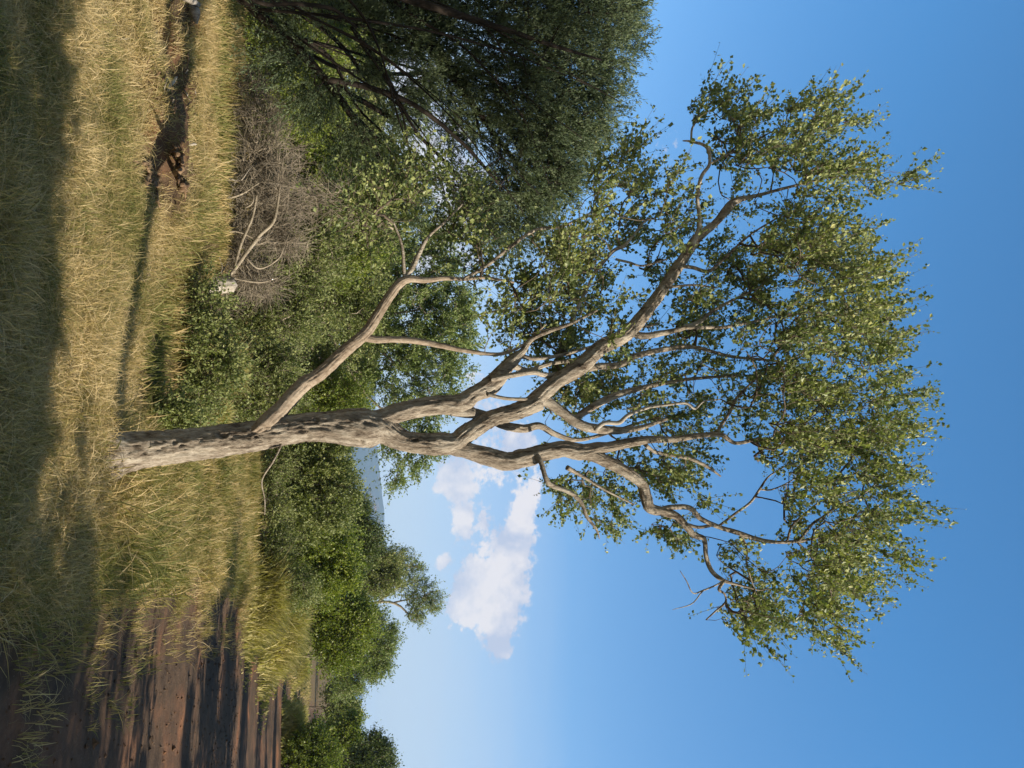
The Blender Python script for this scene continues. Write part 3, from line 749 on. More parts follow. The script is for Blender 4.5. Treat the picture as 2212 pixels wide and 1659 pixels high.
for i in range(26):
    s0 = [(430, -80), (520, -50), (560, 20), (640, 80), (700, -50), (820, -20), (760, 60)][i % 7]
    e0 = [(1320, 60), (1290, 200), (1230, 330), (1190, 430), (1120, 470), (1060, 520), (980, 460), (900, 380), (1290, -20)][(i * 4) % 9]
    dyo = rng.uniform(-1.5, 1.6); jx, jy = rng.normal(size=2) * 25; w0 = rng.uniform(4, 9)
    mx, my = s0[0] * .5 + e0[0] * .5 + 10 + jx, s0[1] * .6 + e0[1] * .4 - 15 + jy
    ac_limbs.append([(s0[0], s0[1], w0, dyo * .4), ((s0[0] + mx) / 2 + rng.normal() * 12, (s0[1] + my) / 2 - 10 + rng.normal() * 12, w0 * .85, dyo * .8), (mx, my, w0 * .65, dyo), ((e0[0] + mx) / 2 + rng.normal() * 14, (e0[1] + my) / 2 - 8 + rng.normal() * 14, w0 * .45, dyo), (e0[0] + jx, e0[1] + jy, 2, dyo)])
ac_blobs = [(1330, 10, 45), (1290, 70, 70), (1290, 160, 60), (1250, 240, 75), (1260, 300, 45), (1200, 150, 90), (1200, 30, 100), (1180, 300, 80), (1180, 390, 55), (1100, 420, 60), (1110, 330, 80), (1120, 220, 90), (1100, 100, 100),
 (1020, 20, 80), (1050, 440, 60), (1150, 450, 35), (1000, 400, 40), (900, 20, 60), (830, 30, 55), (850, 90, 50), (780, 60, 40), (900, 110, 45), (870, 230, 45), (960, 250, 35), (1300, -60, 90), (1150, -80, 120), (950, -80, 110), (800, -90, 100), (1210, 370, 40), (980, 300, 35), (900, 180, 45), (1060, 500, 40), (1120, 500, 35), (800, 150, 40), (1000, 180, 60), (1030, 260, 50), (960, 150, 50), (940, 60, 50), (820, 300, 35), (1350, 30, 30), (1360, 90, 18), (640, 100, 45), (700, 40, 50), (700, 200, 45), (760, 300, 45), (800, 380, 40), (620, 20, 40), (880, 400, 40), (760, 20, 40), (1340, 60, 25), (1340, 120, 20)]
plant('feathery_acacia', 'large dark acacia with fine feathery leaves and many arching stems, left of the big tree', 'tree', YA, ac_blobs, -90, 3100, 'leaf_acacia', 'bark_dark', limbs=ac_limbs,
      shoot=dict(ns=5, L=0.62, nl=28, size=(0.062, 0.30), up=0.15, out=0.9, rnd=0.40, droop=0.35, stem=0.003, spread=0.05, flat=0.05, al=1.0, rl=0.42), tip=0.0045, depth=1.6, wob=0.07)

# ------------------------------------------------------------------ bushes and trees behind
S_b = dict(ns=4, L=0.40, nl=14, size=(0.05, 0.6), up=0.4, out=0.5, rnd=0.8, spread=0.06)
S_m = dict(ns=4, L=0.52, nl=16, size=(0.07, 0.55), up=0.4, out=0.6, rnd=0.7, spread=0.09)
S_f = dict(ns=4, L=0.72, nl=16, size=(0.12, 0.5), up=0.35, out=0.7, rnd=0.7, spread=0.15, stem=0.006)
S_ff = dict(ns=4, L=0.9, nl=16, size=(0.24, 0.5), up=0.3, out=0.7, rnd=0.7, spread=0.3, stem=0.01)
PT = ('stem', 'foliage')
plant('background_acacia', 'light green acacia with a broad crown hanging behind the forked trunk', 'tree', 27,
      [(800, 700, 50), (790, 800, 40), (960, 590, 45), (990, 660, 35), (960, 700, 60), (900, 640, 60), (900, 740, 60), (970, 780, 50), (940, 850, 50), (860, 800, 50), (870, 880, 50), (830, 720, 45), (910, 930, 40), (880, 990, 35), (860, 1030, 22), (930, 970, 28), (845, 960, 25), (820, 640, 40), (850, 560, 50), (930, 520, 50), (1000, 740, 25)],
      690, 620, 'leaf_acacia_light', 'twig_grey',
      limbs=[[(600, 690, 12), (650, 680, 12), (680, 700, 11), (720, 690, 9), (770, 680, 8), (830, 680, 6), (900, 670, 4)], [(650, 680, 8), (690, 672, 8), (740, 690, 7), (800, 740, 6), (860, 790, 5), (920, 840, 3)],
             [(700, 695, 7), (750, 790, 6), (790, 850, 5), (840, 900, 5), (880, 960, 3)], [(620, 690, 7), (700, 780, 6), (760, 800, 5), (820, 800, 4), (900, 760, 3)], [(740, 690, 5), (800, 640, 5), (880, 600, 3)]],
      shoot=dict(ns=6, L=0.6, nl=22, size=(0.095, 0.45), up=0.1, out=0.7, rnd=0.6, droop=0.35, spread=0.1, stem=0.004), tip=0.007, depth=1.1)
plant('light_bush', 'tall light green bush with small leaves above the stump, left of the trunk', 'bush', 20,
      [(560, 640, 60), (620, 600, 65), (600, 700, 55), (530, 720, 50), (680, 560, 60), (500, 660, 50), (650, 680, 50), (560, 540, 50)], 620, 495, 'leaf_mid', 'twig_grey', shoot=S_m, partn=PT, stems=5, tip=.006)
plant('leafy_shrub', 'bright green leafy shrub at the left behind the dead brush', 'bush', 21,
      [(640, 440, 70), (700, 380, 60), (720, 470, 60), (650, 330, 60), (760, 420, 50), (780, 520, 50), (720, 560, 50)], 430, 495, 'leaf_bright', 'twig', shoot=S_m, partn=PT, stems=5)
plant('shaded_shrub', 'dark green shrub in the shade beneath the feathery acacia', 'bush', 19.5,
      [(520, 60, 60), (560, 140, 65), (520, 230, 60), (600, 60, 60), (600, 220, 60), (640, 140, 60), (700, 80, 60), (560, 0, 50), (680, 220, 60), (700, 0, 60)], 120, 630, 'leaf_bright', 'twig', shoot=S_m, partn=PT, stems=6)
plant('dense_thicket_bush', 'dense dark green bush filling the gap left of the low limb', 'bush', 25,
      [(700, 600, 55), (760, 620, 50), (720, 690, 50), (650, 770, 50), (700, 780, 45), (760, 560, 60), (800, 480, 60), (640, 860, 45), (720, 860, 45), (780, 690, 40), (800, 400, 60), (800, 300, 60), (780, 200, 60), (760, 100, 60)], 640, 780, 'leaf_mid', 'twig_grey', shoot=dict(S_m, size=(0.09, .55), L=.5), partn=PT, stems=6)
plant('low_round_bush', 'low dark green round bush just left of the trunk foot', 'bush', 14.0,
      [(380, 690, 50), (360, 760, 50), (420, 740, 50), (390, 820, 50), (430, 850, 45), (340, 830, 40), (470, 790, 40), (430, 660, 45), (350, 720, 40)], 760, 570, 'leaf_mid', 'twig', shoot=dict(S_b, size=(0.055, .6)), partn=PT, stems=6, depth=1.2)
plant('small_leafy_bush', 'small green bush in dark shade against the foot of the trunk', 'bush', 11.8,
      [(300, 880, 35), (330, 910, 35), (360, 880, 40), (290, 850, 30), (390, 910, 35)], 885, 255, 'leaf_mid', 'twig', shoot=dict(S_b, size=(0.045, .6), L=.22), partn=PT, stems=5)
plant('sapling_bush', 'mid green bush with upright shoots between the low limb and the trunk', 'bush', 18,
      [(500, 850, 40), (540, 880, 40), (480, 900, 40), (560, 800, 45), (600, 790, 40), (520, 780, 45), (600, 860, 35)], 850, 420, 'leaf_mid', 'twig_grey', shoot=dict(S_b, size=(0.06, .6), L=.4, up=.8), partn=PT, stems=6)
plant('yellow_green_bush', 'yellow green bush seen between the low limb and the forked trunk', 'bush', 24,
      [(660, 860, 40), (700, 870, 40), (740, 860, 40), (640, 900, 30)], 860, 240, 'leaf_bright', 'twig', shoot=S_m, partn=PT)
# right of the trunk
plant('broad_bush', 'broad bright green bush right of the trunk', 'bush', 27,
      [(620, 1000, 45), (660, 1040, 55), (620, 1080, 55), (700, 1000, 50), (720, 1060, 45), (650, 960, 45), (700, 950, 45), (720, 1110, 35), (670, 1120, 50)], 1040, 630, 'leaf_mid', 'twig', shoot=dict(S_m, size=(0.085, .6)), partn=PT, stems=6)
plant('big_yellow_bush', 'large yellow green bush in the middle of the right-hand thicket', 'bush', 29,
      [(620, 1150, 50), (680, 1170, 55), (640, 1220, 55), (710, 1200, 45), (690, 1250, 50), (600, 1200, 40), (720, 1150, 40), (740, 1240, 30)], 1190, 600, 'leaf_bright', 'twig', shoot=dict(S_m, size=(0.09, .6)), partn=PT, stems=6)
plant('grey_green_bush', 'dull grey green bush at the foot of the right-hand thicket', 'bush', 25.5,
      [(590, 1020, 25), (580, 1110, 30), (590, 1180, 30), (575, 1060, 25), (600, 1240, 30), (640, 1270, 35)], 1150, 345, 'leaf_mid', 'twig_grey', shoot=dict(S_m, size=(0.07, .5)), partn=PT, stems=6)
plant('rounded_bush', 'deep green rounded bush at the road end of the right-hand thicket', 'bush', 36,
      [(690, 1310, 45), (740, 1320, 40), (700, 1360, 45), (750, 1380, 45), (710, 1410, 35), (660, 1330, 40), (770, 1340, 35)], 1340, 495, 'leaf_bright', 'twig', shoot=S_f, partn=PT, stems=6)
plant('dark_conical_tree', 'small dark green tree below the distant hill', 'tree', 42,
      [(760, 1100, 26), (775, 1130, 26), (745, 1140, 25), (790, 1160, 24), (755, 1180, 25), (770, 1200, 25)], 1150, 300, 'leaf_dark', 'twig', shoot=S_f)
plant('bushy_tree', 'grey green bushy tree beside the dark tree below the hill', 'tree', 44,
      [(790, 1190, 28), (800, 1220, 30), (830, 1215, 25), (770, 1250, 35), (810, 1260, 35), (760, 1290, 35), (840, 1250, 20)], 1240, 390, 'leaf_mid', 'twig_grey', shoot=S_f)
plant('flat_topped_acacia', 'slender acacia rising above the thicket on a bare leaning trunk', 'tree', 46,
      [(880, 1215, 18), (900, 1225, 15), (870, 1250, 26), (900, 1265, 22), (925, 1275, 20), (850, 1240, 22), (935, 1290, 14), (910, 1310, 24), (890, 1325, 18), (880, 1290, 18), (930, 1305, 16), (905, 1340, 10), (850, 1210, 22), (870, 1190, 8)],
      1310, 300, 'leaf_acacia_light', 'twig_grey',
      limbs=[[(690, 1320, 7), (760, 1310, 7), (810, 1302, 6), (840, 1300, 5.5), (865, 1310, 5), (885, 1330, 3)], [(815, 1302, 5), (835, 1285, 5), (860, 1270, 3.5), (890, 1260, 2.5)], [(850, 1302, 4), (880, 1295, 3), (915, 1290, 2.5)], [(830, 1290, 4), (860, 1240, 3), (880, 1220, 2)]],
      shoot=dict(S_f, L=.5, size=(0.10, .45), spread=.12, nl=14, ns=3), tip=.012)
plant('sprawling_acacia', 'wide pale green acacia at the road end of the thicket', 'tree', 48,
      [(800, 1350, 30), (820, 1390, 30), (790, 1410, 35), (820, 1430, 22), (770, 1440, 32), (740, 1440, 30), (800, 1450, 22), (840, 1370, 16), (740, 1480, 22), (770, 1480, 15), (760, 1390, 35), (835, 1410, 14)], 1410, 510, 'leaf_acacia_light', 'twig_grey', shoot=dict(S_f, droop=.25), stems=4)
plant('roadside_tree', 'dense green tree far down the road', 'tree', 80,
      [(720, 1500, 18), (735, 1520, 20), (750, 1530, 16), (715, 1535, 18), (740, 1555, 18), (760, 1545, 12)], 1525, 240, 'leaf_mid', 'twig', shoot=S_ff)
plant('round_tree', 'round green tree far off right of the road', 'tree', 62,
      [(740, 1580, 22), (760, 1600, 18), (725, 1610, 24), (755, 1560, 16), (700, 1585, 22), (745, 1625, 20)], 1590, 300, 'leaf_bright', 'twig', shoot=dict(S_ff, size=(.18, .5), L=.7))
plant('dark_crowned_tree', 'dark tree standing highest at the right edge of the view', 'tree', 56,
      [(800, 1600, 18), (820, 1625, 20), (790, 1640, 24), (825, 1655, 20), (770, 1650, 26), (790, 1675, 26), (740, 1670, 30), (775, 1620, 18)], 1650, 390, 'leaf_dark', 'twig', shoot=dict(S_ff, size=(.15, .5), L=.6))
plant('verge_bush', 'green bush on the far side of the road below the dark-crowned tree', 'bush', 41,
      [(640, 1620, 30), (670, 1600, 30), (690, 1640, 32), (620, 1655, 30), (660, 1670, 35), (600, 1680, 25)], 1640, 420, 'leaf_bright', 'twig', shoot=S_f, partn=PT, stems=5)
for k, (lab, Yd, bl, mtn) in enumerate([
  ('dense green thicket tree behind the feathery acacia stems', 33, [(640, 60, 70), (700, 120, 70), (740, 30, 70), (690, 0, 60), (780, 110, 50), (620, 160, 60)], 'leaf_mid'),
  ('dense dark thicket tree behind the dead brush', 35, [(660, 260, 70), (720, 330, 65), (770, 260, 55), (640, 380, 60), (790, 360, 45), (620, 320, 60)], 'leaf_dark'),
  ('green thicket tree left of the drooping fork of the low limb', 34, [(680, 470, 65), (740, 520, 60), (790, 450, 50), (640, 540, 60), (820, 530, 45), (620, 450, 60)], 'leaf_bright'),
  ('grey green thicket tree seen beneath the low limb', 36, [(680, 640, 60), (740, 690, 55), (790, 620, 50), (650, 720, 55), (780, 740, 45), (820, 640, 40)], 'leaf_mid'),
  ('green thicket tree seen between the low limb and the trunk', 38, [(670, 830, 50), (720, 850, 50), (760, 800, 45), (700, 910, 45), (750, 900, 30), (640, 880, 45)], 'leaf_bright')]):
    plant('thicket_tree', lab, 'tree', Yd, bl, bl[0][1] + 30, 420, mtn, 'twig', shoot=dict(S_f, size=(.14, .6), nl=18), group='thicket trees left of the trunk')
LB = ['first low green tree on the horizon at the end of the road', 'second low dark tree on the horizon, past the end of the road', 'low green tree under the small far hill', 'low dark tree right of the small far hill', 'green tree between the small far hill and the round tree', 'dark tree just behind the round tree', 'green horizon tree left of the dark-crowned tree', 'dark horizon tree behind the dark-crowned tree', 'low dark tree in front of the long hill, above the yellow bush', 'low green tree in front of the long hill, right of the trunk', 'low dark tree close behind the fork of the trunk']
# tree line that closes the horizon
for i, (py, Yd, r, mt_) in enumerate([(1440, 125, 11, 'leaf_mid'), (1465, 135, 10, 'leaf_dark'), (1490, 130, 10, 'leaf_mid'), (1515, 120, 12, 'leaf_dark'), (1545, 110, 14, 'leaf_mid'), (1575, 115, 14, 'leaf_dark'), (1610, 105, 16, 'leaf_mid'), (1650, 100, 18, 'leaf_dark'), (1100, 110, 13, 'leaf_dark'), (1020, 105, 13, 'leaf_mid'), (940, 100, 14, 'leaf_dark')]):
    plant('distant_tree', LB[i], 'tree', Yd,
          [(730 + r * .4, py, r), (735 + r * .5, py + r, r * .8), (728 + r * .5, py - r, r * .8)], py, 70, mt_, 'twig', shoot=dict(S_ff, size=(.4, .5), L=1.0, nl=14), group='distant trees along the horizon')
# ------------------------------------------------------------------ dead wood
def on_ground(lb, lift=0.0):
    P = []
    for a in lb:
        g = G(a[0], a[1]); y = g[1] - lift - .03 - (a[3] if len(a) > 3 else 0)
        P.append(list(P3(a[0], a[1], y)) + [a[2] * .5 * scale_at(y)])
    return P
def stick(name, label, cat, pts, Y, mat='dead', group=None, parts=None, sides=8):
    """pts: (px,py,w,dY) traced at depth Y"""
    P = on_ground(pts, .3) if Y is None else [list(P3(a[0], a[1], Y + (a[3] if len(a) > 3 else 0))) + [a[2] * .5 * scale_at(Y)] for a in pts]
    c = catmull(P, 0.04); mb = MB()
    def dsp(p, d, rr, th):
        q = p[:, None] * 9 + d * 1.3
        return rr * (1 + 0.25 * fbm(q, 2, 4))
    tube(mb, c[:, :3], c[:, 3], sides, disp=dsp)
    o = mb.build(name, MT[mat], None, True)
    tag(o, label, cat, group); return o
# tangle of dead brush
root = plant('dead_brush', 'grey tangle of dead leafless branches on the ground left of the stump', 'dead brush', 17.2,
      [(430, 480, 60), (470, 400, 60), (490, 500, 60), (520, 330, 60), (540, 440, 60), (410, 560, 45), (480, 260, 50), (520, 570, 50), (450, 630, 45), (430, 400, 50), (570, 380, 40), (580, 500, 40), (390, 500, 40), (560, 260, 50), (400, 440, 40), (610, 430, 50), (600, 330, 50), (480, 200, 45), (560, 610, 40), (420, 320, 45), (630, 520, 35), (540, 190, 35), (400, 600, 40), (450, 680, 30)],
      520, 1700, None, 'twig_grey', partn=('branch', 'twigs'), stems=9, shoot=dict(ns=8, L=.45, nl=0, up=.15, out=.2, rnd=1.0, stem=.0048, droop=.1), tip=.0048, wob=.25)
for i, lb in enumerate([[(470, 610, 7), (500, 590, 7), (530, 550, 8), (560, 510, 8), (590, 480, 7), (600, 440, 5), (605, 400, 3)], [(505, 590, 6), (520, 530, 6), (545, 470, 5), (555, 420, 4)], [(530, 555, 4), (560, 580, 4), (600, 560, 3), (615, 530, 2)],
          [(400, 440, 8), (420, 480, 8), (445, 520, 7), (470, 545, 5)], [(370, 380, 6), (400, 430, 7), (430, 450, 6), (470, 470, 4)], [(430, 480, 5), (460, 440, 5), (520, 420, 4), (560, 395, 2)], [(500, 600, 4), (560, 610, 4), (600, 600, 2)], [(440, 540, 5), (500, 500, 4), (560, 520, 3)]]):
    P = [list(P3(a[0], a[1], 16.6)) + [a[2] * .5 * scale_at(16.6)] for a in lb]
    c = catmull(P, .06); mb = MB(); tube(mb, c[:, :3], c[:, 3], 7); mb.build('branch', MT['twig_grey'], root, True)
for k in range(34):
    px, py = rng.uniform(385, 560), rng.uniform(330, 620); hd = rng.uniform(-1.3, 1.3); dy = rng.uniform(-.6, .5); P = []; w0 = rng.uniform(1.5, 4.5)
    for s in range(6):
        P.append(list(P3(px, py, 16.8 + dy)) + [max(.6, w0 * (1 - s * .17)) * .5 * scale_at(16.8)]); hd += rng.normal() * .45; dy += rng.normal() * .08
        px += 14 * math.cos(hd); py += 14 * math.sin(hd)
    c = catmull(P, .06); mb = MB(); tube(mb, c[:, :3], c[:, 3], 5); mb.build('branch', MT['dead' if k % 2 else 'twig_grey'], root, True)
# bare twiggy dead shrub in front of the acacia
plant('bare_shrub', 'leafless pale twiggy shrub in front of the feathery acacia', 'bush', 15.6,
      [(760, 440, 50), (700, 430, 45), (640, 400, 40), (800, 480, 30)], 470, 130, None, 'twig_grey', partn=('stem', 'twigs'), stems=4, shoot=dict(ns=4, L=.45, nl=0, up=.0, out=.5, rnd=.5, stem=.004), tip=.004, base=P3(850, 490, 15.6))
# stump
def lump(name, label, cat, c, rx, mat, seed, parts=False):
    n1_, n2_ = 40, 24
    th = np.linspace(0, 2 * math.pi, n1_, endpoint=False); ph = np.linspace(0.02, math.pi - .02, n2_)
    T, PH = np.meshgrid(th, ph)
    d = np.stack([np.cos(T) * np.sin(PH), np.sin(T) * np.sin(PH), np.cos(PH)], -1)
    r = 1 + 0.22 * fbm(d * 1.7 + seed, 4, seed) - 0.25 * np.maximum(fbm(d * np.array([5, 5, 1.2]) + seed, 2, seed + 3), 0)
    v = d * r[..., None] * np.array(rx) + c
    i = np.arange(n2_ - 1)[:, None] * n1_; j = np.arange(n1_)[None]; j2 = (j + 1) % n1_
    mb = MB(); mb.add(v.reshape(-1, 3), np.stack([i + j, i + n1_ + j, i + n1_ + j2, i + j2], -1).reshape(-1, 4))
    o = mb.build(name, MT[mat], None, True); tag(o, label, cat); return o
# broken stump: a hollow weathered bole leaning in the brush
P = [list(P3(438, 612, 16.4)) + [.24], list(P3(450, 612, 16.4)) + [.23], list(P3(480, 614, 16.4)) + [.17], list(P3(505, 616, 16.4)) + [.14]]
c = catmull(P, .02); mb = MB()
tube(mb, c[:, :3], c[:, 3], 40, disp=lambda p, d, rr, th: rr * (1 + .22 * fbm(np.concatenate([d[..., :2] * 3.5, (p[:, None, 2:] + 0 * d[..., :1]) * 1.5], -1), 4, 9)))
so_ = mb.build('tree_stump', MT['dead'], None, True); tag(so_, 'broken grey tree stump in the brush, left of the trunk', 'stump')
# weathered roots on the bare bank
rt = empty('weathered_roots', tuple(P3(350, 400, 13.2)))
tag(rt, 'brown weathered hollow root mass on the bare soil bank', 'roots')
for lb in [[(300, 330, 5), (330, 345, 9), (350, 375, 11), (365, 400, 8)], [(310, 405, 8), (320, 385, 9), (340, 360, 9), (365, 350, 12), (400, 345, 10), (412, 355, 4)], [(305, 375, 7), (330, 395, 12), (355, 405, 14), (385, 400, 12), (405, 378, 12), (412, 350, 8)],
           [(318, 415, 5), (345, 425, 8), (375, 415, 14), (398, 405, 12), (410, 395, 5)], [(330, 440, 4), (345, 428, 7), (365, 418, 7)], [(340, 360, 6), (355, 340, 5), (380, 320, 4)], [(330, 395, 8), (350, 380, 14), (375, 375, 16), (395, 362, 12)]]:
    P = on_ground(lb, rng.uniform(.15, .4))
    c = catmull(P, .025); mb = MB(); tube(mb, c[:, :3], c[:, 3], 14, disp=lambda p, d, rr, th: rr * (1 + .5 * fbm(p[:, None] * 8 + d * 1.5, 3, 6)))
    mb.build('root', MT['root'], rt, True)
for k in range(44):
    a0 = rng.uniform(0, 6.28); rx_ = rng.uniform(.2, 1.0)
    px, py = 358 + 50 * rx_ * math.cos(a0), 380 + 62 * rx_ * math.sin(a0); hd = rng.uniform(0, 6.28); lb = []
    w0 = rng.uniform(4, 12)
    for s in range(5):
        lb.append((px, py, w0 * (1 - s * .17))); hd += rng.normal() * .7; px += 11 * math.cos(hd); py += 13 * math.sin(hd)
    P = on_ground(lb, rng.uniform(.1, .45)); c = catmull(P, .025); mb = MB()
    tube(mb, c[:, :3], c[:, 3], 9, disp=lambda p, d, rr, th: rr * (1 + .6 * fbm(p[:, None] * 9 + d * 1.5, 3, 6))); mb.build('root', MT['root'], rt, True)
dp = empty('dead_wood_litter', tuple(G(340, 220))); tag(dp, 'litter of short broken sticks on the bank between the driftwood and the hollow roots', 'dead wood')
for k in range(34):
    px, py = rng.uniform(300, 440), rng.uniform(110, 320); hd = rng.uniform(0, 6.28); w0 = rng.uniform(1.5, 5)
    lb = []
    for s in range(4):
        lb.append((px, py, w0 * (1 - s * .2))); hd += rng.normal() * .35; px += 10 * math.cos(hd) * .6; py += 12 * math.sin(hd)
    P = on_ground(lb, rng.uniform(.12, .35)); c = catmull(P, .03); mb = MB()
    tube(mb, c[:, :3], c[:, 3], 6, disp=lambda p, d, rr, th: rr * (1 + .4 * fbm(p[:, None] * 9 + d * 1.5, 2, 6))); mb.build('stick', MT['dead' if k % 3 == 0 else 'root'], dp, True)
dw = empty('driftwood', tuple(P3(370, 30, 13.4)))
tag(dw, 'bleached twisted driftwood log on the bank at the left edge', 'log')
for lb in [[(352, -30, 14), (372, 5, 16), (400, 10, 22), (420, 25, 20), (425, 50, 6)], [(370, 5, 10), (350, 25, 8), (345, 50, 7), (330, 85, 3)], [(395, 20, 12), (385, 50, 14), (370, 75, 6)], [(380, -20, 14), (405, -5, 16), (430, 10, 8)], [(385, 0, 8), (365, 45, 6), (362, 70, 3)]]:
    P = on_ground(lb, rng.uniform(0.15, .4))
    c = catmull(P, .025); mb = MB(); tube(mb, c[:, :3], c[:, 3], 14, disp=lambda p, d, rr, th: rr * (1 + .5 * fbm(p[:, None] * 7 + d * 1.4, 3, 6)))
    mb.build('root', MT['dead'], dw, True)
stick('fallen_stick', 'short pale stick slanting on the bank below the hollow roots', 'stick', [(345, 285, 4), (365, 235, 5), (375, 215, 3)], None)
stick('fallen_stick', 'pale stick lying in the tall bank grass, left of the hollow roots', 'stick', [(355, 200, 4), (375, 175, 6), (382, 165, 4)], None)
stick('fallen_branch', 'thin pale branch lying beside the driftwood log', 'branch', [(262, 84, 3), (290, 82, 4), (316, 80, 3)], None)
stick('crooked_stick', 'crooked grey stick poking up from the bank above the hollow roots', 'stick', [(375, 325, 6), (400, 316, 6), (420, 311, 5), (425, 312, 2)], 12.4)
stick('bent_branch', 'thin bent grey branch in the grass below the stump', 'branch', [(290, 565, 3), (300, 590, 3), (308, 605, 4), (320, 595, 4), (325, 575, 3)], None, 'twig_grey')

# ------------------------------------------------------------------ grass
def grass(name, label, n, xr, yr, maskf, h=(.25, .5), wd=.0045, lean=.55, tint=(.62, .2), tuft=14, tr=.12, group=None, cat='grass', mat='grass', tintf=None, stalk=0.0):
    nt_ = n // tuft
    cx = rng.uniform(*xr, nt_ * 5); cy = rng.uniform(*yr, nt_ * 5)
    pr = maskf(cx, cy); k = rng.uniform(size=len(cx)) < pr
    cx = cx[k][:nt_]; cy = cy[k][:nt_]; nt_ = len(cx)
    pt = np.stack([cx, cy, cx * 0], -1)
    tt = tint[0] + 0.42 * fbm(pt * 0.75, 3, 61) + 0.30 * vnoise(pt * 2.6, 62) + 0.18 * rng.normal(size=nt_) * .6
    if tintf is not None: tt = tt + tintf(cx, cy)
    th = rng.uniform(h[0], h[1], nt_) * (1 + 0.7 * fbm(pt * 0.9, 3, 71))
    la = rng.uniform(0, 2 * math.pi, nt_)
    x = np.repeat(cx, tuft) + rng.normal(size=nt_ * tuft) * tr; y = np.repeat(cy, tuft) + rng.normal(size=nt_ * tuft) * tr
    n = len(x); H = np.repeat(th, tuft) * rng.uniform(.45, 1.2, n)
    z = gh(x, y) - 0.01
    a = rng.normal(size=n) * 1.3 + np.repeat(la, tuft)
    ln = np.abs(rng.normal(size=n)) * lean + .1
    dx = np.cos(a) * ln; dy = np.sin(a) * ln
    m_ = 4; s = np.linspace(0, 1, m_)
    c = np.stack([x[:, None] + dx[:, None] * H[:, None] * s ** 1.7, y[:, None] + dy[:, None] * H[:, None] * s ** 1.7,
                  z[:, None] + H[:, None] * (s - .30 * np.minimum(ln, 1.3)[:, None] * s ** 2.4)], -1)
    w_ = wd * rng.uniform(.6, 1.4, n)
    wa = rng.uniform(0, 2 * math.pi, n)
    sd = np.stack([np.cos(wa), np.sin(wa), rng.normal(size=n) * .3], -1)
    prof = np.array([.8, 1, .7])
    l = c[:, :3] - sd[:, None] * (w_[:, None] * prof)[..., None]; r = c[:, :3] + sd[:, None] * (w_[:, None] * prof)[..., None]
    v = np.concatenate([np.stack([l, r], 2).reshape(n, 6, 3), c[:, 3:]], 1).reshape(-1, 3)
    k = (np.arange(n) * 7)[:, None, None]
    q = (np.array([[0, 1, 3, 2], [2, 3, 5, 4]])[None] + k).reshape(-1, 4); t3 = (np.array([[4, 5, 6]])[None] + k).reshape(-1, 3)
    ti = np.clip(np.repeat(tt, tuft) + rng.normal(size=n) * tint[1], 0, 1)
    mb = MB(); mb.add(v, q, t3, np.repeat(ti, 7))
    o = mb.build(name, MT[mat]); o['kind'] = 'stuff'; o['label'] = label; o['category'] = cat
    return o
def vis(x, y, m=.6):
    return (np.abs(x) < .485 * (y * cP) + m)
BE = [(-3.05, 12.0, .7, 1.0), (-4.1, 12.0, .5, .8), (-5.6, 12.3, .6, .8)]
def bare(x, y):
    p = np.stack([x, y, x * 0], -1); o_ = 1.0 + 0 * x
    for cx, cy, rx, ry in BE:
        d = ((x - cx) / rx) ** 2 + ((y - cy) / ry) ** 2 + .5 * vnoise(p * 2.5, 3)
        o_ = o_ * (.22 + .78 * sstep(.5, 1.5, d))
    s = sstep(10.3, 10.9, y) * sstep(14.2, 13.6, y) * sstep(-2.1, -2.6, x)
    return o_ * (1 - .62 * s)
def m_bank(x, y):
    p = np.stack([x, y, x * 0], -1)
    rd = road_d(x, y) + .7 * fbm(p * .8, 3, 51)
    return vis(x, y) * sstep(.1, -.5, rd) * bare(x, y) * (.35 + .65 * sstep(-.35, .1, fbm(p * .55, 3, 15))) * (y < np.interp(x, [-8, -4, -3, -2, -1, 0, .6, 3], [14.6, 14.3, 13.6, 12.8, 11.8, 10.8, 11.5, 17.5]) + .5 * vnoise(np.stack([x, y, x * 0], -1) * 1.3, 8))
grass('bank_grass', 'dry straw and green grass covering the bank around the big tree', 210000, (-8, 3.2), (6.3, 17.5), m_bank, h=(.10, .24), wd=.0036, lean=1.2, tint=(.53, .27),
      tintf=lambda x, y: .16 * sstep(9.5, 11, y) * (x < 1) - .12 * sstep(1.0, 2.0, x) + .30 * sstep(9.4, 8.2, y) + .14 * sstep(10.4, 11, y) * sstep(-2.0, -2.8, x))  # near grass tinted drier where shade falls, to warm the shade by colour
grass('verge_grass', 'green and yellow grass along the road edge right of the trunk', 60000, (.4, 9), (9.5, 27), lambda x, y: vis(x, y) * sstep(.3, -.5, road_d(x, y) + .9 * fbm(np.stack([x, y, x * 0], -1) * .7, 3, 52)) * sstep(.3, 1.4, x + (27 - y) * .02), h=(.18, .42), wd=.007, lean=.8, tint=(.45, .24))
grass('thicket_grass', 'grass among the bushes left of the trunk', 34000, (-9, 0.8), (10.4, 22), lambda x, y: vis(x, y) * (y > np.interp(x, [-8, -4, -3, -2, -1, 0, .6, 3], [14.6, 14.3, 13.6, 12.8, 11.8, 10.8, 11.5, 17.5]) - .5), h=(.12, .34), wd=.007, lean=.45, tint=(.45, .18))
grass('far_grass', 'pale grass along the far road edges', 40000, (3, 40), (24, 75), lambda x, y: sstep(.2, -.3, road_d(x, y) + .6 * fbm(np.stack([x, y, x * 0], -1) * .35, 3, 53) * .6 + .15) * sstep(-7, -4, road_d(x, y)) * np.where(y > 40, .6, 1), h=(.2, .45), wd=.022, lean=.5, tint=(.6, .2), tr=.3)
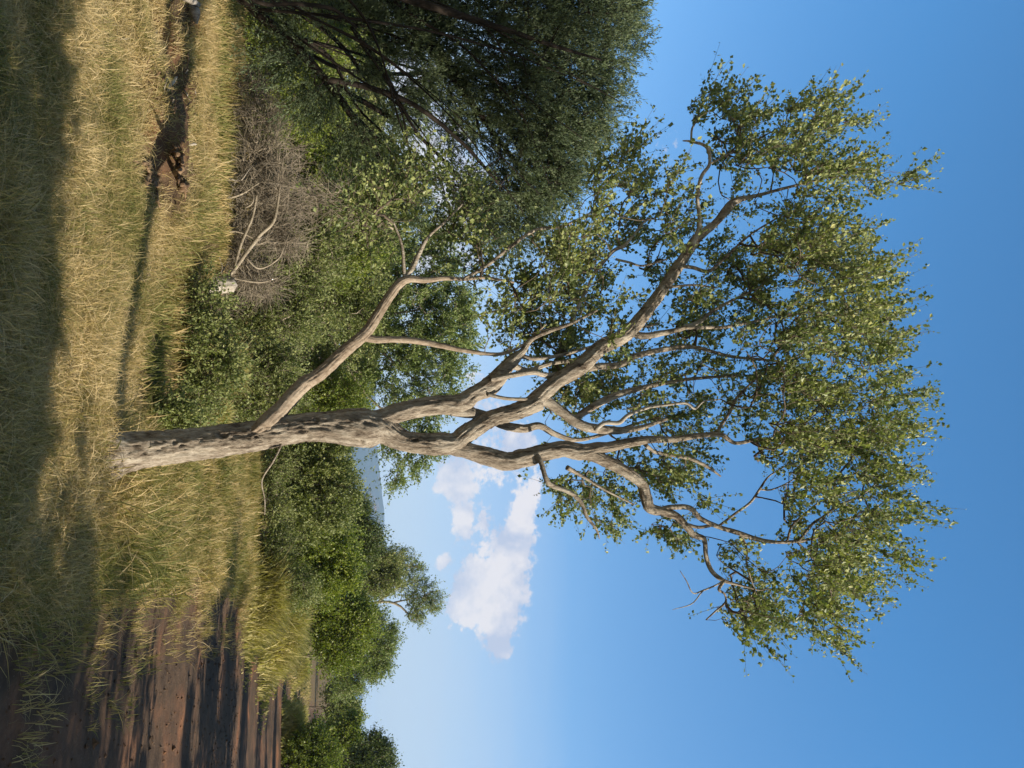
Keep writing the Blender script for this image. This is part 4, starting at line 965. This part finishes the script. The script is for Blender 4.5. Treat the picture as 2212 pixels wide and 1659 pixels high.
grass('road_tufts', 'thin scattered grass tufts on the bare road', 9000, (1.5, 9), (7.2, 24), lambda x, y: vis(x, y) * sstep(-.3, .2, road_d(x, y)) * sstep(1.9, .2, road_d(x, y)) * (vnoise(np.stack([x, y, x * 0], -1) * 1.5, 7) > -.1), h=(.12, .3), wd=.004, lean=.7, tint=(.62, .15), tuft=10, tr=.06)
# tall pale shrubby grass clumps by the road
def clump(label, px, py, Yc, rx, ry, h, n, wd, tint=(.55, .12)):
    c = P3(px, py, Yc); c[2] = float(gh(c[0], c[1]))
    nb = n; ang = rng.uniform(0, 6.283, nb); rr = np.minimum(np.abs(rng.normal(size=nb)) * .62, 1.7)
    x = c[0] + np.cos(ang) * rr * rx; y = c[1] + np.sin(ang) * rr * ry
    H = h * np.exp(-1.0 * rr ** 2) * (1 + .3 * rng.uniform(size=nb)) * rng.uniform(.6, 1.1, nb) * (1 + .3 * fbm(np.stack([x, y, x * 0], -1) * 1.2, 2, 8))
    a = ang + rng.normal(size=nb) * 1.7; ln = .12 + .8 * rng.uniform(0, 1, nb) ** 1.5
    m_ = 4; s = np.linspace(0, 1, m_)
    z = gh(x, y)
    cc = np.stack([x[:, None] + (np.cos(a) * ln * H)[:, None] * s ** 1.6, y[:, None] + (np.sin(a) * ln * H)[:, None] * s ** 1.6, z[:, None] + H[:, None] * (s - .15 * s ** 3)], -1)
    wa = rng.uniform(0, 6.283, nb); sd = np.stack([np.cos(wa), np.sin(wa), wa * 0], -1); w_ = wd * rng.uniform(.6, 1.4, nb); prof = np.array([.8, 1, .7])
    l = cc[:, :3] - sd[:, None] * (w_[:, None] * prof)[..., None]; r = cc[:, :3] + sd[:, None] * (w_[:, None] * prof)[..., None]
    v = np.concatenate([np.stack([l, r], 2).reshape(nb, 6, 3), cc[:, 3:]], 1).reshape(-1, 3)
    k = (np.arange(nb) * 7)[:, None, None]
    q = (np.array([[0, 1, 3, 2], [2, 3, 5, 4]])[None] + k).reshape(-1, 4); t3 = (np.array([[4, 5, 6]])[None] + k).reshape(-1, 3)
    mb = MB(); mb.add(v, q, t3, np.repeat(np.clip(tint[0] + rng.normal(size=nb) * tint[1] * 1.6, 0, 1), 7))
    o = mb.build('grass_clump', MT['leaf_straw']); tag(o, label, 'grass clump', 'tall grass clumps beside the road'); return o
clump('broad mound of pale yellow grass in front of the thicket', 575, 1290, 25.5, 1.6, 1.4, 1.25, 7000, 0.0204)
clump('tall straw coloured grass mound, biggest beside the road', 590, 1340, 31, 2.3, 2.2, 1.6, 8000, 0.0255)
clump('yellow grass mound next to the road bend', 618, 1365, 37, 1.6, 2.0, 1.2, 7000, 0.0306)
clump('small pale grass mound farthest along the left road edge', 650, 1440, 50, 1.2, 1.5, .9, 3000, 0.0374)
clump('pale grass tussock standing in the road', 625, 1570, 42, 1.2, 1.2, 1.1, 4000, 0.0272)
clump('small pale tussock in the road beside the dark far trees', 655, 1552, 52, 1.2, 1.2, .9, 2500, 0.034)
clump('upright pale tussock in the brush, left of the trunk', 455, 800, 17.2, .55, .5, .75, 2600, 0.0119, (.6, .12))
clump('straw tussock close behind the trunk foot', 440, 900, 16.2, .5, .5, .55, 2200, 0.0119, (.55, .12))

# pebbles and clods on the road
n = 2600
x = rng.uniform(1.5, 10, n); y = rng.uniform(6.3, 24, n) ; k = vis(x, y) & (road_d(x, y) > .1); x = x[k]; y = y[k]; n = len(x)
r = rng.gamma(2., .006, n) + .006
ico = np.array([[1, 0, 0], [-1, 0, 0], [0, 1, 0], [0, -1, 0], [0, 0, 1], [0, 0, -1]], float)
f8 = np.array([[0, 2, 4], [2, 1, 4], [1, 3, 4], [3, 0, 4], [2, 0, 5], [1, 2, 5], [3, 1, 5], [0, 3, 5]])
v = ico[None] * r[:, None, None] * rng.uniform(.6, 1.3, (n, 6, 1)) * np.array([1, 1, .7]); v = v + rng.normal(size=v.shape) * r[:, None, None] * .15
v[..., 0] += x[:, None]; v[..., 1] += y[:, None]; v[..., 2] += (gh(x, y) + .01)[:, None]
mb = MB(); mb.add(v.reshape(-1, 3), None, (f8[None] + (np.arange(n) * 6)[:, None, None]).reshape(-1, 3), 0.0)
o = mb.build('pebbles', MT['soil']); tag(o, 'small clods and pebbles scattered over the dirt road', 'pebbles', None, 'stuff')

# ------------------------------------------------------------------ trees beyond the right edge that shade road and foreground
S_s = dict(ns=4, L=.6, nl=12, size=(.2, .7), up=.3, out=.5, rnd=.8, spread=.25, stem=.006)
def shade_tree(i, x, y, h, r, label, zc=None, n_=260, flat=1.0):
    base = np.array([x, y, float(gh(x, y)) - .05])
    rt_ = empty('roadside_tree', tuple(base)); tag(rt_, label, 'tree', 'trees across the road')
    A = []
    n_ = int(60 + 60 * r) if y < 6 else int(25 + 38 * r)
    while len(A) < n_:
        v = rng.normal(size=3); v = v / np.linalg.norm(v) * rng.uniform() ** .45
        p_ = base + np.array([v[0] * r, v[1] * r * flat, (zc or h * .62) + v[2] * h * .38])
        if fbm(p_ * .8, 2, 5) > -.2: A.append(p_)
    A = np.array(A)
    tr_ = .05 + h * .014
    c = catmull([list(base) + [tr_ * 1.3], list(base + [rng.normal() * .15, rng.normal() * .15, h * .25]) + [tr_], list(base + [rng.normal() * .2, 0, h * .55]) + [tr_ * .6]], .2)
    mbw = MB(); tube(mbw, c[:, :3], c[:, 3], 9)
    nodes, rad, tw, tips = grow(c[:, :3], c[:, 3], A, .008, .45, .35)
    twig_mesh(mbw, nodes, rad, tw, len(c), c[:, 3], 4); mbl = MB()
    shoots(mbl, mbw, np.array([q[0] for q in tips]), np.array([q[1] for q in tips]), base + [0, 0, h * .5], **S_s)
    mbw.build('trunk', MT['twig'], rt_, True); mbl.build('crown', MT['leaf_mid'], rt_)
SH = [(6.6, 1.9, 6.5, 1.7), (9.0, .8, 6.8, 2.2), (10.6, 3.5, 5.4, 1.5), (13.5, -.4, 7.5, 2.5), (7.0, .1, 6.8, 2.2), (4.5, -2.1, 6.8, 2.6), (12.2, 7.9, 4.6, .4), (15.5, 10.5, 5.6, .3), (12.9, 11.9, 3.6, .25), (13.6, 14.3, 6.2, 1.3), (16.6, 16.4, 6.4, 1.5), (12.2, 17.7, 3.4, .6), (16.2, 21.2, 4.6, .8), (20.5, 25, 5.4, 1.1), (19.5, 29.2, 4.2, .6), (22.5, 33, 5, 1.0), (26, 40, 5.2, 1.1), (31, 48, 6, 1.5), (17.5, 2.2, 8.5, 2.2)]
for i, (x, y, h, r) in enumerate(SH):
    shade_tree(i, x, y, h, r, 'tree across the road beyond the right edge of the view, throwing shade on the track')

# ------------------------------------------------------------------ air
mt, t = newmat('haze_air')
pv = N(t, 'ShaderNodeVolumePrincipled'); pv.inputs['Color'].default_value = (0.42, 0.66, 1.0, 1); pv.inputs['Density'].default_value = 0.00012
pv.inputs['Anisotropy'].default_value = 0.0
o = N(t, 'ShaderNodeOutputMaterial'); t.links.new(pv.outputs[0], o.inputs['Volume'])
x0, x1, y0, y1, z0, z1 = -5600, 5600, -520, 6600, -10, 300
v = [(x, y, z) for z in (z0, z1) for y in (y0, y1) for x in (x0, x1)]
mb = MB(); mb.add(v, [[0, 2, 3, 1], [4, 5, 7, 6], [0, 1, 5, 4], [2, 6, 7, 3], [0, 4, 6, 2], [1, 3, 7, 5]])
o = mb.build('haze', mt); tag(o, 'thin blue haze in the far air', 'haze', None, 'stuff')
